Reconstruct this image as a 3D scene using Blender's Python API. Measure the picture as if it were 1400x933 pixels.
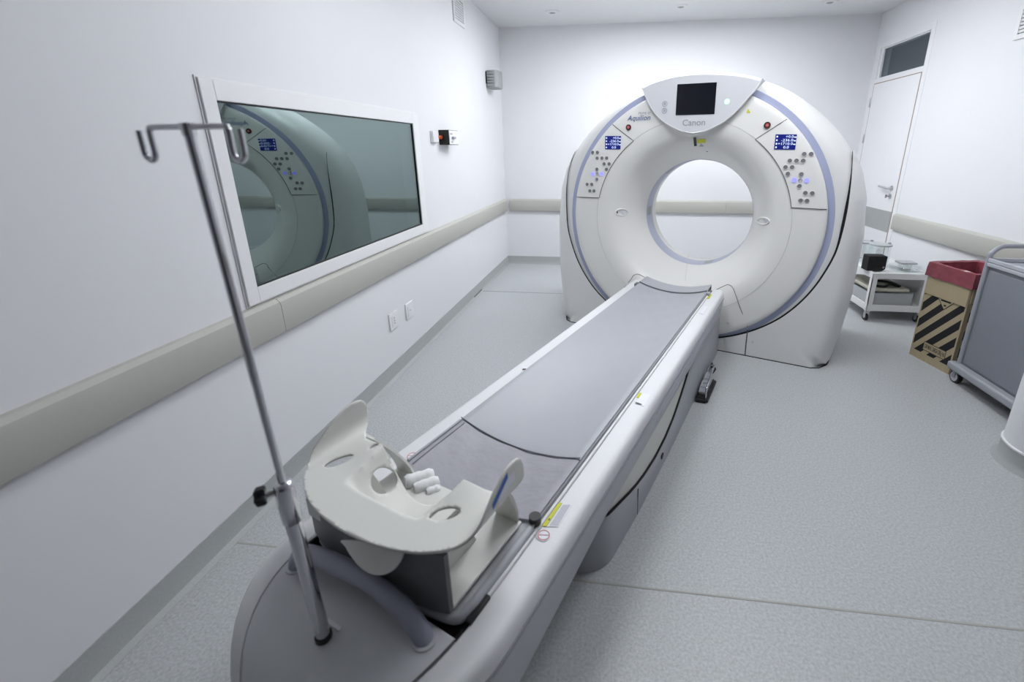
import bpy, math, random
from math import sin, cos, pi, radians, hypot, atan2, sqrt
from mathutils import Vector, Matrix
from mathutils.geometry import delaunay_2d_cdt

for o in list(bpy.data.objects):
    bpy.data.objects.remove(o, do_unlink=True)
scene = bpy.context.scene
COL = scene.collection
random.seed(7)

# ------------------------------------------------------------------ camera
FPX, PPX, PPY = 612.03, 771.84, 394.22          # focal length and principal point, 1400x933 frame
YAW, PITCH, ROLL = .1252, -.3024, -.0042
CAM = Vector((1.4672, 0.0, 1.455))
_f = Vector((-sin(YAW) * cos(PITCH), cos(YAW) * cos(PITCH), sin(PITCH)))
_r = Vector((cos(YAW), sin(YAW), 0))
_u = _r.cross(_f)
RGT = cos(ROLL) * _r + sin(ROLL) * _u
UPV = -sin(ROLL) * _r + cos(ROLL) * _u
FWD = _f
cam_data = bpy.data.cameras.new('camera')
cam = bpy.data.objects.new('camera', cam_data)
COL.objects.link(cam)
cam.matrix_world = Matrix(((RGT.x, UPV.x, -FWD.x, CAM.x), (RGT.y, UPV.y, -FWD.y, CAM.y),
                           (RGT.z, UPV.z, -FWD.z, CAM.z), (0, 0, 0, 1)))
cam_data.sensor_width = 36
cam_data.lens = FPX / 1400 * 36
cam_data.shift_x = -(PPX - 700) / 1400
cam_data.shift_y = (PPY - 466.5) / 1400
cam_data.clip_start = .02
cam_data.dof.use_dof = True
cam_data.dof.focus_distance = 3.1
cam_data.dof.aperture_fstop = 2.8
scene.camera = cam

# ------------------------------------------------------------------ world, exposure
world = bpy.data.worlds.new('world')
scene.world = world
world.use_nodes = True
world.node_tree.nodes['Background'].inputs[0].default_value = (.8, .85, .95, 1)
world.node_tree.nodes['Background'].inputs[1].default_value = .15
vs = scene.view_settings
vs.view_transform = 'Standard'
vs.look = 'None'
vs.gamma = 1
vs.use_curve_mapping = False
vs.exposure = -0.05
PANEL_POWER = 21.0          # strength of the recessed ceiling panels, built further down
PANELS = [(1.35, 2.2), (2.5, 2.2), (1.3, 4.3), (2.0, 4.3), (2.7, 4.3)]

# ------------------------------------------------------------------ pixels to places
def ray(px, py):
    return FWD + (px - PPX) / FPX * RGT - (py - PPY) / FPX * UPV
A = .3679                                        # turn of the scanner in the room
GX = Vector((cos(A), -sin(A), 0)); GY = Vector((sin(A), cos(A), 0))
U0 = .613
def uvz(p):
    return Vector((p.dot(GX) - U0, p.dot(GY), p.z))
def at_z(px, py, z):
    d = ray(px, py); return CAM + d * ((z - CAM.z) / d.z)
def cz(px, py, z):                               # scanner frame, on a level z
    return uvz(at_z(px, py, z))
V0 = 3.79                                        # front plane of the gantry
def gp(px, py, d=0.0):                           # gantry-local point on plane y = d
    r = ray(px, py); t = (V0 + d - CAM.dot(GY)) / r.dot(GY)
    q = uvz(CAM + r * t); return Vector((q.x, d, q.z))

# ------------------------------------------------------------------ materials
def mat(name, col, rough=.5, metal=0, noise=0, nscale=40, bump=0, bscale=200, spec=.5, emit=None, estr=0, coat=0):
    m = bpy.data.materials.new(name); m.use_nodes = True
    nt = m.node_tree; b = nt.nodes['Principled BSDF']
    b.inputs['Roughness'].default_value = rough
    b.inputs['Metallic'].default_value = metal
    b.inputs['Specular IOR Level'].default_value = spec
    b.inputs['Coat Weight'].default_value = coat
    c = (*col, 1)
    b.inputs['Base Color'].default_value = c
    if emit:
        b.inputs['Emission Color'].default_value = (*emit, 1)
        b.inputs['Emission Strength'].default_value = estr
    tc = nt.nodes.new('ShaderNodeTexCoord')
    if noise:
        n = nt.nodes.new('ShaderNodeTexNoise'); n.inputs['Scale'].default_value = nscale
        n.inputs['Detail'].default_value = 3
        nt.links.new(tc.outputs['Object'], n.inputs['Vector'])
        mx = nt.nodes.new('ShaderNodeMix'); mx.data_type = 'RGBA'
        mx.inputs['A'].default_value = (*[max(0, x * (1 - noise)) for x in col], 1)
        mx.inputs['B'].default_value = (*[min(1, x * (1 + noise)) for x in col], 1)
        nt.links.new(n.outputs['Fac'], mx.inputs['Factor'])
        nt.links.new(mx.outputs['Result'], b.inputs['Base Color'])
    if bump:
        n2 = nt.nodes.new('ShaderNodeTexNoise'); n2.inputs['Scale'].default_value = bscale
        nt.links.new(tc.outputs['Object'], n2.inputs['Vector'])
        bp = nt.nodes.new('ShaderNodeBump'); bp.inputs['Strength'].default_value = bump
        bp.inputs['Distance'].default_value = .004
        nt.links.new(n2.outputs['Fac'], bp.inputs['Height'])
        nt.links.new(bp.outputs['Normal'], b.inputs['Normal'])
    return m

M = {}
M['wall'] = mat('wall_paint', (.77, .772, .792), .62, noise=.015, nscale=3)
M['ceiling'] = mat('ceiling_paint', (.74, .75, .76), .8, noise=.01, nscale=3)
def floor_mat():
    m = mat('speckled_vinyl', (.44, .455, .46), .42)
    nt = m.node_tree; b = nt.nodes['Principled BSDF']
    tc = nt.nodes.new('ShaderNodeTexCoord')
    n1 = nt.nodes.new('ShaderNodeTexNoise'); n1.inputs['Scale'].default_value = 260; n1.inputs['Detail'].default_value = 2
    n2 = nt.nodes.new('ShaderNodeTexNoise'); n2.inputs['Scale'].default_value = 110; n2.inputs['Detail'].default_value = 4
    ad = nt.nodes.new('ShaderNodeMath'); ad.operation = 'MULTIPLY_ADD'; ad.inputs[1].default_value = .6
    for n in (n1, n2): nt.links.new(tc.outputs['Object'], n.inputs['Vector'])
    nt.links.new(n1.outputs['Fac'], ad.inputs[0]); nt.links.new(n2.outputs['Fac'], ad.inputs[2])
    cr = nt.nodes.new('ShaderNodeValToRGB')
    cr.color_ramp.elements[0].position = .58; cr.color_ramp.elements[0].color = (.38, .395, .405, 1)
    cr.color_ramp.elements[1].position = 1.0; cr.color_ramp.elements[1].color = (.55, .565, .575, 1)
    nt.links.new(ad.outputs[0], cr.inputs['Fac']); nt.links.new(cr.outputs['Color'], b.inputs['Base Color'])
    return m
M['floor'] = floor_mat()
M['cove'] = mat('speckled_cove_vinyl_shaded', (.40, .415, .415), .5, noise=.12, nscale=160)  # floor vinyl colour, darkened to paint in the shade on the cove
M['rail'] = mat('greige_bumper_vinyl', (.46, .46, .42), .5, noise=.03, nscale=120)
M['white'] = mat('white_lacquer', (.80, .80, .81), .35, noise=.01, nscale=8)
M['door'] = mat('door_laminate', (.78, .78, .80), .45, noise=.01, nscale=8)
M['brown'] = mat('brown_edge_band', (.30, .22, .15), .6)
M['kick'] = mat('grey_guard_plate', (.36, .37, .37), .4, noise=.03)
M['steel'] = mat('brushed_steel', (.55, .55, .55), .3, metal=1)
M['chrome'] = mat('chrome', (.62, .62, .65), .07, metal=1)
M['gantry'] = mat('gantry_white_plastic', (.85, .84, .815), .36, noise=.012, nscale=6)
M['gantry2'] = mat('gantry_cool_white_plastic', (.80, .80, .795), .38, noise=.012, nscale=6)
M['head'] = mat('gantry_head_grey', (.66, .665, .70), .35)
M['blue'] = mat('lavender_band', (.42, .45, .63), .4)
M['borering'] = mat('lavender_bore_ring', (.52, .54, .66), .3)
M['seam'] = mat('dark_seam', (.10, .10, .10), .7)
M['seamlight'] = mat('pale_seam', (.66, .66, .65), .7)
M['black'] = mat('black_plastic', (.008, .008, .009), .45)
M['blackgap'] = mat('gap_shade_and_case_black', (.004, .004, .005), .8)  # shade inside gaps painted black; also the black case's own colour
M['screen'] = mat('dark_glass_screen', (.004, .005, .010), .12)
M['button'] = mat('grey_rubber_button', (.20, .20, .21), .6)
M['red'] = mat('dark_red_button', (.30, .03, .035), .4)
M['pinkdot'] = mat('pale_red_cap', (.60, .22, .22), .4)
M['bluelit'] = mat('lit_violet_button', (.25, .25, .8), .4, emit=(.28, .28, 1), estr=.9)
M['greenlit'] = mat('lit_green_button', (.5, .9, .6), .4, emit=(.5, 1, .65), estr=.9)
M['lcd'] = mat('lit_blue_lcd', (.008, .012, .14), .3, emit=(.008, .015, .25), estr=.35)
M['lcdtext'] = mat('lit_lcd_text', (.7, .8, 1), .4, emit=(.6, .72, 1), estr=.8)
M['logogrey'] = mat('grey_lettering', (.30, .30, .33), .5)
M['logoblue'] = mat('blue_lettering', (.09, .14, .34), .5)
M['yellow'] = mat('yellow_sticker', (.62, .62, .02), .5)
M['sticker'] = mat('white_sticker', (.82, .82, .86), .45)
M['redink'] = mat('red_ink', (.60, .16, .16), .5)
M['greyink'] = mat('grey_ink', (.42, .42, .48), .6)
M['greenblue'] = mat('blue_sticker', (.05, .13, .48), .5)
M['couch'] = mat('couch_white_plastic', (.77, .77, .785), .5, noise=.01, nscale=6)
M['couchgrey'] = mat('couch_grey_plastic', (.64, .645, .67), .42, noise=.02, nscale=8)
M['couchside'] = mat('couch_side_shade_tray_grey', (.47, .48, .51), .4)  # shade of the couch side put into the grey; the tray's own colour
M['cream'] = mat('cream_panel', (.78, .78, .72), .5)
M['skirt'] = mat('grey_skirt_plastic', (.40, .41, .44), .45, noise=.02, nscale=8)
M['handle'] = mat('slate_handle', (.35, .36, .44), .42)
M['pad'] = mat('grey_mattress_vinyl', (.40, .41, .445), .42, noise=.03, nscale=5, bump=.10, bscale=9)
M['headpad'] = mat('mauve_grey_pad', (.34, .335, .37), .5, noise=.05, nscale=14, bump=.6, bscale=26)
M['piping'] = mat('dark_pad_piping', (.19, .195, .22), .6)
M['holder'] = mat('cream_holder_plastic', (.73, .73, .685), .45, noise=.01, nscale=10)
M['holderdark'] = mat('dark_grey_holder_panel', (.15, .155, .16), .5, noise=.06, nscale=10)
M['cloth'] = mat('white_cloth', (.85, .85, .85), .9, bump=.3, bscale=90)
M['trolley'] = mat('trolley_white_enamel', (.78, .78, .78), .4)
M['beige'] = mat('beige_board', (.50, .48, .40), .6, noise=.05)
M['acrylicgrey'] = mat('grey_lid', (.42, .44, .45), .4)
M['cartgrey'] = mat('cart_blue_grey', (.22, .23, .265), .45, noise=.03, nscale=15)
M['cartframe'] = mat('cart_frame_grey', (.34, .35, .385), .4)
M['carttop'] = mat('cart_top_grey', (.42, .43, .47), .45)
M['rubber'] = mat('wheel_rubber', (.02, .02, .022), .7)
M['hub'] = mat('wheel_hub_grey', (.55, .56, .58), .4)
M['devgrey'] = mat('device_grey', (.34, .355, .36), .5)
M['orange'] = mat('orange_connector', (.55, .12, .05), .5)
M['bag'] = mat('red_bag_film', (.25, .06, .08), .18, noise=.35, nscale=22, bump=1.0, bscale=28)
M['panelframe'] = mat('lamp_frame', (.75, .75, .75), .5)
M['diffuser'] = mat('lamp_diffuser', (.9, .9, .9), .6, emit=(.93, .96, 1.0), estr=PANEL_POWER)
M['frontwall'] = mat('front_wall_darkened', (.16, .165, .18), .8)  # unseen wall, darkened to cut fill light and darken the chrome reflections
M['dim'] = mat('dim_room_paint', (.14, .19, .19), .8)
M['corridor'] = mat('corridor_paint', (.30, .34, .40), .8)
M['tealpaper'] = mat('paper_behind_glass', (.75, .80, .78), .8)
M['kraft'] = mat('kraft_card', (.42, .345, .22), .85, noise=.05, nscale=60)
M['seamfloor'] = mat('floor_weld_line', (.20, .20, .20), .8)
M['seamfaint'] = mat('faint_floor_weld', (.40, .40, .36), .7)

def pane_mat(name, tint, gl, trans):
    m = bpy.data.materials.new(name); m.use_nodes = True
    nt = m.node_tree
    for n in list(nt.nodes):
        if n.type != 'OUTPUT_MATERIAL': nt.nodes.remove(n)
    out = [n for n in nt.nodes if n.type == 'OUTPUT_MATERIAL'][0]
    g = nt.nodes.new('ShaderNodeBsdfGlossy'); g.inputs['Roughness'].default_value = .012
    g.inputs['Color'].default_value = (*gl, 1)
    t = nt.nodes.new('ShaderNodeBsdfTransparent'); t.inputs['Color'].default_value = (*tint, 1)
    mx = nt.nodes.new('ShaderNodeAddShader') if trans is None else nt.nodes.new('ShaderNodeMixShader')
    if trans is not None:
        mx.inputs[0].default_value = trans
        nt.links.new(g.outputs[0], mx.inputs[1]); nt.links.new(t.outputs[0], mx.inputs[2])
    else:
        nt.links.new(g.outputs[0], mx.inputs[0]); nt.links.new(t.outputs[0], mx.inputs[1])
    nt.links.new(mx.outputs[0], out.inputs['Surface'])
    return m
M['lead'] = pane_mat('tinted_mirror_glass', (.40, .46, .46), (.37, .455, .445), .45)
M['clear'] = pane_mat('clear_acrylic', (.97, .985, .985), (.95, .97, .97), .90)
M['glasspane'] = pane_mat('window_glass', (.75, .80, .84), (.8, .85, .9), .85)

def carton_mat():
    m = mat('striped_carton', (.42, .345, .22), .85)
    nt = m.node_tree; b = nt.nodes['Principled BSDF']; L = nt.links
    tc = nt.nodes.new('ShaderNodeTexCoord'); sp = nt.nodes.new('ShaderNodeSeparateXYZ')
    L.new(tc.outputs['Object'], sp.inputs[0])
    def mth(op, a, b_=None, c=None):
        n = nt.nodes.new('ShaderNodeMath'); n.operation = op
        for i, x in enumerate((a, b_, c)):
            if x is None: continue
            if isinstance(x, (int, float)): n.inputs[i].default_value = x
            else: L.new(x, n.inputs[i])
        return n.outputs[0]
    s = mth('ADD', mth('MULTIPLY', sp.outputs['X'], -1.18), sp.outputs['Z'])
    s = mth('ADD', s, mth('MULTIPLY', sp.outputs['Y'], -1.1))
    fr = mth('FRACT', mth('ADD', mth('DIVIDE', s, .124), 5.38))
    stripe = mth('LESS_THAN', fr, .56)
    lo = mth('GREATER_THAN', sp.outputs['Z'], .055); hi = mth('LESS_THAN', sp.outputs['Z'], .60)
    xl = mth('GREATER_THAN', sp.outputs['X'], .010); xr = mth('LESS_THAN', sp.outputs['X'], .311)
    side = mth('GREATER_THAN', sp.outputs['Y'], .03)
    side2 = mth('LESS_THAN', sp.outputs['Y'], .33)
    inx = mth('MULTIPLY', xl, xr)
    inx = mth('MAXIMUM', inx, mth('MULTIPLY', side, side2))
    k = mth('MULTIPLY', mth('MULTIPLY', stripe, inx), mth('MULTIPLY', lo, hi))
    n = nt.nodes.new('ShaderNodeTexNoise'); n.inputs['Scale'].default_value = 60; L.new(tc.outputs['Object'], n.inputs['Vector'])
    cr = nt.nodes.new('ShaderNodeValToRGB')
    cr.color_ramp.elements[0].color = (.37, .30, .19, 1); cr.color_ramp.elements[1].color = (.46, .385, .25, 1)
    L.new(n.outputs['Fac'], cr.inputs['Fac'])
    mx = nt.nodes.new('ShaderNodeMix'); mx.data_type = 'RGBA'
    mx.inputs['B'].default_value = (.008, .008, .010, 1)
    L.new(k, mx.inputs['Factor']); L.new(cr.outputs['Color'], mx.inputs['A'])
    L.new(mx.outputs['Result'], b.inputs['Base Color'])
    return m
M['carton'] = carton_mat()

# ------------------------------------------------------------------ mesh helpers
class MB:
    def __init__(s): s.v = []; s.f = []
    def add(s, vs, fs):
        o = len(s.v); s.v += [tuple(x) for x in vs]; s.f += [tuple(i + o for i in f) for f in fs]; return s
    def box(s, a, b):
        x0, y0, z0 = a; x1, y1, z1 = b
        vs_ = [(x0,y0,z0),(x1,y0,z0),(x1,y1,z0),(x0,y1,z0),(x0,y0,z1),(x1,y0,z1),(x1,y1,z1),(x0,y1,z1)]
        return s.add(vs_, [(0,3,2,1),(4,5,6,7),(0,1,5,4),(1,2,6,5),(2,3,7,6),(3,0,4,7)])
    def tube(s, pts, r, n=12, cap=True, closed=False):
        pts = [Vector(p) for p in pts]; k = len(pts)
        rs = r if isinstance(r, (list, tuple)) else [r] * k
        up = None; vs_ = []
        for i, p in enumerate(pts):
            if closed: t = (pts[(i + 1) % k] - pts[i - 1])
            else: t = (pts[min(i + 1, k - 1)] - pts[max(i - 1, 0)])
            t.normalize()
            if up is None:
                up = Vector((0, 0, 1)) if abs(t.z) < .9 else Vector((1, 0, 0))
            x = t.cross(up).normalized(); y = x.cross(t).normalized(); up = y
            vs_ += [p + rs[i] * (cos(2*pi*j/n) * x + sin(2*pi*j/n) * y) for j in range(n)]
        fs = []
        for i in range(k if closed else k - 1):
            for j in range(n):
                a, b = i * n, ((i + 1) % k) * n
                fs.append((a + j, a + (j + 1) % n, b + (j + 1) % n, b + j))
        if cap and not closed:
            fs.append(tuple(range(n - 1, -1, -1))); fs.append(tuple((k - 1) * n + j for j in range(n)))
        return s.add(vs_, fs)
    def loft(s, rings, closed=True, caps=False):
        n = len(rings[0]); vs_ = [p for r in rings for p in r]; fs = []
        for i in range(len(rings) - 1):
            for j in range(n if closed else n - 1):
                fs.append((i*n + j, i*n + (j+1) % n, (i+1)*n + (j+1) % n, (i+1)*n + j))
        if caps:
            fs.append(tuple(range(n - 1, -1, -1))); fs.append(tuple((len(rings)-1)*n + j for j in range(n)))
        return s.add(vs_, fs)
    def lathe_z(s, prof, c=(0, 0), n=32, cap=True):       # (r, z) about a vertical axis
        rings = [[(c[0] + r*cos(2*pi*j/n), c[1] + r*sin(2*pi*j/n), z) for j in range(n)] for r, z in prof]
        return s.loft(rings, True, cap)
    def prism(s, poly, fn0, fn1):                          # poly of 2-D points, two mapping functions
        n = len(poly)
        return s.add([fn0(*p) for p in poly] + [fn1(*p) for p in poly],
                     [tuple(range(n)), tuple(range(2*n-1, n-1, -1))] + [(i, i + n, (i+1) % n + n, (i+1) % n) for i in range(n)])

def link(o, parent=None):
    COL.objects.link(o)
    if parent is not None: o.parent = parent
    return o
def fixn(me):
    import bmesh
    bm = bmesh.new(); bm.from_mesh(me); bmesh.ops.recalc_face_normals(bm, faces=bm.faces); bm.to_mesh(me); bm.free()
def obj(name, mb, m, parent=None, origin=(0, 0, 0), smooth=None, bevel=0, seg=2, recalc=True):
    me = bpy.data.meshes.new(name)
    ox, oy, oz = origin
    me.from_pydata([(x - ox, y - oy, z - oz) for x, y, z in mb.v], [], mb.f)
    if recalc: fixn(me)
    me.materials.append(M[m] if isinstance(m, str) else m)
    if smooth is not None:
        for p in me.polygons: p.use_smooth = True
        me.set_sharp_from_angle(angle=radians(smooth))
    o = bpy.data.objects.new(name, me)
    link(o, parent)
    if parent is None: o.location = origin
    if bevel:
        b = o.modifiers.new('bevel', 'BEVEL'); b.width = bevel; b.segments = seg; b.limit_method = 'ANGLE'; b.angle_limit = radians(40)
        for p in me.polygons: p.use_smooth = True
        me.set_sharp_from_angle(angle=radians(smooth or 35))
    return o
def tag(o, label, cat, group=None):
    o['label'] = label; o['category'] = cat
    if group: o['group'] = group
    return o
def struct(o, label=None):
    o['kind'] = 'structure'
    if label: o['label'] = label
    return o
def empty(name, loc, rz=0):
    o = bpy.data.objects.new(name, None); o.empty_display_size = .1
    link(o); o.location = loc; o.rotation_euler = (0, 0, rz); return o
def gempty(name, u, v, z):                                 # a thing standing in the scanner frame
    return empty(name, GX * (u + U0) + GY * v + Vector((0, 0, z)), -A)
def text(s, width, m, parent, loc, rot, name='lettering', shear=0, height=None, ext=.0006, align='CENTER', bold=0.0):
    cu = bpy.data.curves.new('txt', 'FONT'); cu.body = s; cu.size = 1; cu.shear = shear; cu.extrude = 0; cu.offset = bold
    cu.align_x = align; cu.align_y = 'CENTER'; cu.resolution_u = 3
    t = bpy.data.objects.new('txt', cu); COL.objects.link(t)
    dg = bpy.context.evaluated_depsgraph_get(); dg.update()
    me = bpy.data.meshes.new_from_object(t.evaluated_get(dg))
    COL.objects.unlink(t); bpy.data.objects.remove(t); bpy.data.curves.remove(cu)
    xs = [v.co.x for v in me.vertices]; ys = [v.co.y for v in me.vertices]
    k = width / (max(xs) - min(xs)); ky = k if height is None else height / (max(ys) - min(ys))
    for v in me.vertices: v.co = (v.co.x * k, v.co.y * ky, v.co.z)
    me.materials.clear(); me.materials.append(M[m])
    o = bpy.data.objects.new(name, me); link(o, parent)
    o.location = loc; o.rotation_euler = rot
    so = o.modifiers.new('thick', 'SOLIDIFY'); so.thickness = ext; so.offset = 1
    return o
def inpoly(p, poly):
    x, y = p; c = False; n = len(poly)
    for i in range(n):
        x1, y1 = poly[i]; x2, y2 = poly[i - 1]
        if (y1 > y) != (y2 > y) and x < (x2 - x1) * (y - y1) / (y2 - y1) + x1: c = not c
    return c
def smoothpoly(pts, n=6, closed=True):                     # Catmull-Rom through points
    out = []; k = len(pts); P = [Vector(p) for p in pts]
    rng = range(k) if closed else range(k - 1)
    for i in rng:
        p0 = P[(i - 1) % k] if closed or i > 0 else P[0]
        p1 = P[i]; p2 = P[(i + 1) % k]
        p3 = P[(i + 2) % k] if closed or i + 2 < k else P[-1]
        for j in range(n):
            t = j / n
            out.append(.5 * ((2*p1) + (-p0 + p2)*t + (2*p0 - 5*p1 + 4*p2 - p3)*t*t + (-p0 + 3*p1 - 3*p2 + p3)*t*t*t))
    if not closed: out.append(P[-1])
    return out
def cdt_surface(outer, holes, step, zf):
    xs = [p[0] for p in outer]; ys = [p[1] for p in outer]
    V = []; Ed = []
    for loop in [outer] + holes:
        o = len(V); V += [Vector((p[0], p[1])) for p in loop]
        Ed += [(o + i, o + (i + 1) % len(loop)) for i in range(len(loop))]
    y = min(ys)
    while y < max(ys):
        x = min(xs)
        while x < max(xs):
            q = (x + random.uniform(-.1, .1) * step, y + random.uniform(-.1, .1) * step)
            if inpoly(q, outer) and not any(inpoly(q, h) for h in holes): V.append(Vector(q))
            x += step
        y += step
    vo, _, fo, _, _, _ = delaunay_2d_cdt(V, Ed, [], 0, 1e-6)
    fs = []
    for f in fo:
        c = (sum(vo[i].x for i in f) / len(f), sum(vo[i].y for i in f) / len(f))
        if inpoly(c, outer) and not any(inpoly(c, h) for h in holes): fs.append(tuple(f))
    mb = MB(); mb.add([(p.x, p.y, zf(p.x, p.y)) for p in vo], fs)
    return mb

# ------------------------------------------------------------------ the room
W, D, H, YB = 4.1036, 5.67, 2.786, -3.2
TH = .12
WY0, WY1, WZ0, WZ1 = 1.545, 3.20, .893, 1.658              # hole of the observation window
DY0, DY1, DZ1 = 4.735, 5.595, 2.47                         # hole of the door with its transom
wl = MB()
wl.box((-TH, YB, 0), (0, WY0, H)); wl.box((-TH, WY1, 0), (0, D, H))
wl.box((-TH, WY0, 0), (0, WY1, WZ0)); wl.box((-TH, WY0, WZ1), (0, WY1, H))
struct(obj('wall_left', wl, 'wall'), 'white left wall with the observation window')
wr = MB()
wr.box((W, YB, 0), (W + TH, DY0, H)); wr.box((W, DY1, 0), (W + TH, D, H)); wr.box((W, DY0, DZ1), (W + TH, DY1, H))
struct(obj('wall_right', wr, 'wall'), 'white right wall with the door')
struct(obj('wall_back', MB().box((-TH, D, 0), (W + TH, D + TH, H)), 'wall'), 'white far wall behind the scanner')
struct(obj('wall_front', MB().box((-TH, YB - TH, 0), (W + TH, YB, H)), 'frontwall'))
fl = struct(obj('floor', MB().box((-TH, YB - TH, -.1), (W + TH, D + TH, 0)), 'floor'), 'grey speckled vinyl floor')
struct(obj('ceiling', MB().box((-TH, YB - TH, H), (W + TH, D + TH, H + .1)), 'ceiling'), 'white plain ceiling')
obj('weld_line', MB().box((.02, 4.425, 0), (W - .02, 4.432, .0012)), 'seamfloor', fl)
obj('weld_line', MB().box((.02, 1.192, 0), (W - .02, 1.199, .001)), 'seamfaint', fl)
obj('weld_line', MB().box((.014, 4.18, .012), (.020, 4.43, .022)), 'seamfloor', fl)
# dim spaces behind the glass
def shell(name, a, b, m, open_axis):
    x0, y0, z0 = a; x1, y1, z1 = b; t = .05; mb = MB()
    mb.box((x0, y0, z0 - t), (x1, y1, z0)); mb.box((x0, y0, z1), (x1, y1, z1 + t))
    mb.box((x0, y0 - t, z0), (x1, y0, z1)); mb.box((x0, y1, z0), (x1, y1 + t, z1))
    if open_axis == '+x': mb.box((x0 - t, y0, z0), (x0, y1, z1))
    else: mb.box((x1, y0, z0), (x1 + t, y1, z1))
    return struct(obj(name, mb, m))
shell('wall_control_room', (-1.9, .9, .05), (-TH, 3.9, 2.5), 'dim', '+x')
shell('wall_corridor', (W + TH, 4.3, .0), (W + 1.3, 5.9, 2.75), 'corridor', '-x')

# coved skirting
cp = [(0, .1), (.004, .1), (.005, .032), (.012, .012), (.032, .0015), (.032, 0), (0, 0)]
def sweep(prof, fn, a, b):
    return MB().loft([[fn(x, z, a) for x, z in prof], [fn(x, z, b) for x, z in prof]], True, True)
struct(obj('baseboard_left', sweep(cp, lambda x, z, s: (x, s, z), YB, D), 'cove', smooth=40))
struct(obj('baseboard_back', sweep(cp, lambda x, z, s: (s, D - x, z), 0, W), 'cove', smooth=40))
struct(obj('baseboard_right', sweep(cp, lambda x, z, s: (W - x, s, z), YB, 4.72), 'cove', smooth=40))
# bumper rails
rp = [(0, .848), (.016, .845), (.030, .832), (.034, .818), (.034, .703), (.030, .696), (.018, .692), (0, .692)]
def rail(name, label, fn, cuts):
    r = struct(empty(name, fn(0, 0, cuts[0])), label)
    o = fn(0, 0, cuts[0])
    for a, b in zip(cuts[:-1], cuts[1:]):
        obj('rail_segment', sweep(rp, fn, a + .0012, b - .0012), 'rail', r, origin=o, smooth=30)
    return r
rail('trim_1', 'long greige bumper rail along the left wall under the window', lambda x, z, s: (x, s, z), [YB, 1.647, 5.60])
rail('trim_2', 'greige bumper rail along the far wall seen through the bore', lambda x, z, s: (s, D - x, z), [.055, 2.72, W - .01])
rail('trim_3', 'greige bumper rail along the right wall above the carton', lambda x, z, s: (W - x, s, z), [YB, 2.2, 4.685])

# observation window
win = struct(empty('window_1', (0, 2.38, .86)), 'observation window of tinted mirror glass in a wide white frame')
FY0, FY1, FZ0, FZ1 = 1.512, 3.245, .857, 1.695
GYa, GYb, GZa, GZb = 1.570, 3.158, .921, 1.626
def fr(mb, x0, x1, o, i):
    (a, b, c, d), (e, f, g, h) = o, i                       # y0,y1,z0,z1
    mb.box((x0, a, c), (x1, e, d)); mb.box((x0, f, c), (x1, b, d)); mb.box((x0, e, c), (x1, f, g)); mb.box((x0, e, h), (x1, f, d))
    return mb
for (a, b, c, d) in [(FY0, GYa, FZ0, FZ1), (GYb, FY1, FZ0, FZ1), (GYa, GYb, FZ0, GZa), (GYa, GYb, GZb, FZ1)]:
    obj('frame_bar', MB().box((.0, a, c), (.013, b, d)), 'white', win, origin=win.location, bevel=.002)
obj('frame_trim', fr(MB(), 0, .005, (FY0 - .006, FY1 + .008, FZ0 - .008, FZ1 + .008), (FY0, FY1, FZ0, FZ1)), 'white', win, origin=win.location, bevel=.002)
obj('inner_seal', fr(MB(), -.008, .006, (GYa - .006, GYb + .006, GZa - .006, GZb + .006), (GYa + .006, GYb - .006, GZa + .006, GZb - .006)), 'black', win, origin=win.location)
obj('pane', MB().box((-.008, GYa + .003, GZa + .003), (.001, GYb - .003, GZb - .003)), 'lead', win, origin=win.location)
# notes fixed to the far side of the glass, seen dimly through it
tag(obj('paper_note', MB().box((-.012, 1.80, 1.13), (-.010, 1.86, 1.20)), 'tealpaper'), 'small square paper note taped behind the tinted window glass', 'paper')

# door with transom
door = struct(empty('door_1', (W, 5.16, 0)), 'white door with steel lever and grey guard plate in the right wall')
O = door.location
def dpart(name, mb, m, p=None, **k): return obj(name, mb, m, p or door, origin=O, **k)
LY0, LY1, LZ1 = 4.768, 5.556, 2.092
for (a, b, c, d) in [(4.70, 4.760, 0, 2.49), (5.565, 5.63, 0, 2.49), (4.760, 5.565, 2.435, 2.49), (4.760, 5.565, 2.10, 2.14)]:
    dpart('frame_bar', MB().box((W - .003, a, c), (W + .10, b, d)), 'door', bevel=.001)
dpart('edge_band', fr(MB(), W - .005, W + .03, (LY0 - .008, LY1 + .009, -.02, LZ1 + .008), (LY0, LY1, -.01, LZ1)), 'brown')
leaf = dpart('leaf', MB().box((W - .007, LY0, .008), (W + .036, LY1, LZ1)), 'door', bevel=.001)
dpart('guard_plate', MB().box((W - .010, LY0 + .002, .646), (W - .007, LY1 - .002, .849)), 'kick', leaf)
dpart('pane', MB().box((W + .03, 4.760, 2.14), (W + .036, 5.565, 2.435)), 'glasspane')
dpart('glazing_bead', fr(MB(), W + .012, W + .03, (4.760, 5.565, 2.14, 2.435), (4.772, 5.53, 2.152, 2.425)), 'door')
for z in (1.87, 1.50):
    dpart('hinge', MB().box((W - .018, 5.552, z), (W - .004, 5.572, z + .095)), 'steel', bevel=.003)
hd = MB().tube([(W - .006, 4.845, 1.07), (W - .05, 4.845, 1.07), (W - .056, 4.862, 1.072), (W - .056, 4.99, 1.082)], .010, 10)
dpart('door_handle', hd, 'steel', smooth=40)
dpart('handle_rose', MB().tube([(W - .014, 4.845, 1.07), (W - .003, 4.845, 1.07)], .026, 20), 'steel', smooth=40)
dpart('lock_rose', MB().tube([(W - .014, 4.845, .995), (W - .003, 4.845, .995)], .025, 20), 'steel', smooth=40)
dpart('key', MB().box((W - .055, 4.842, .989), (W - .012, 4.848, 1.001)).box((W - .056, 4.842, .975), (W - .036, 4.848, 1.012)), 'steel')

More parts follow.
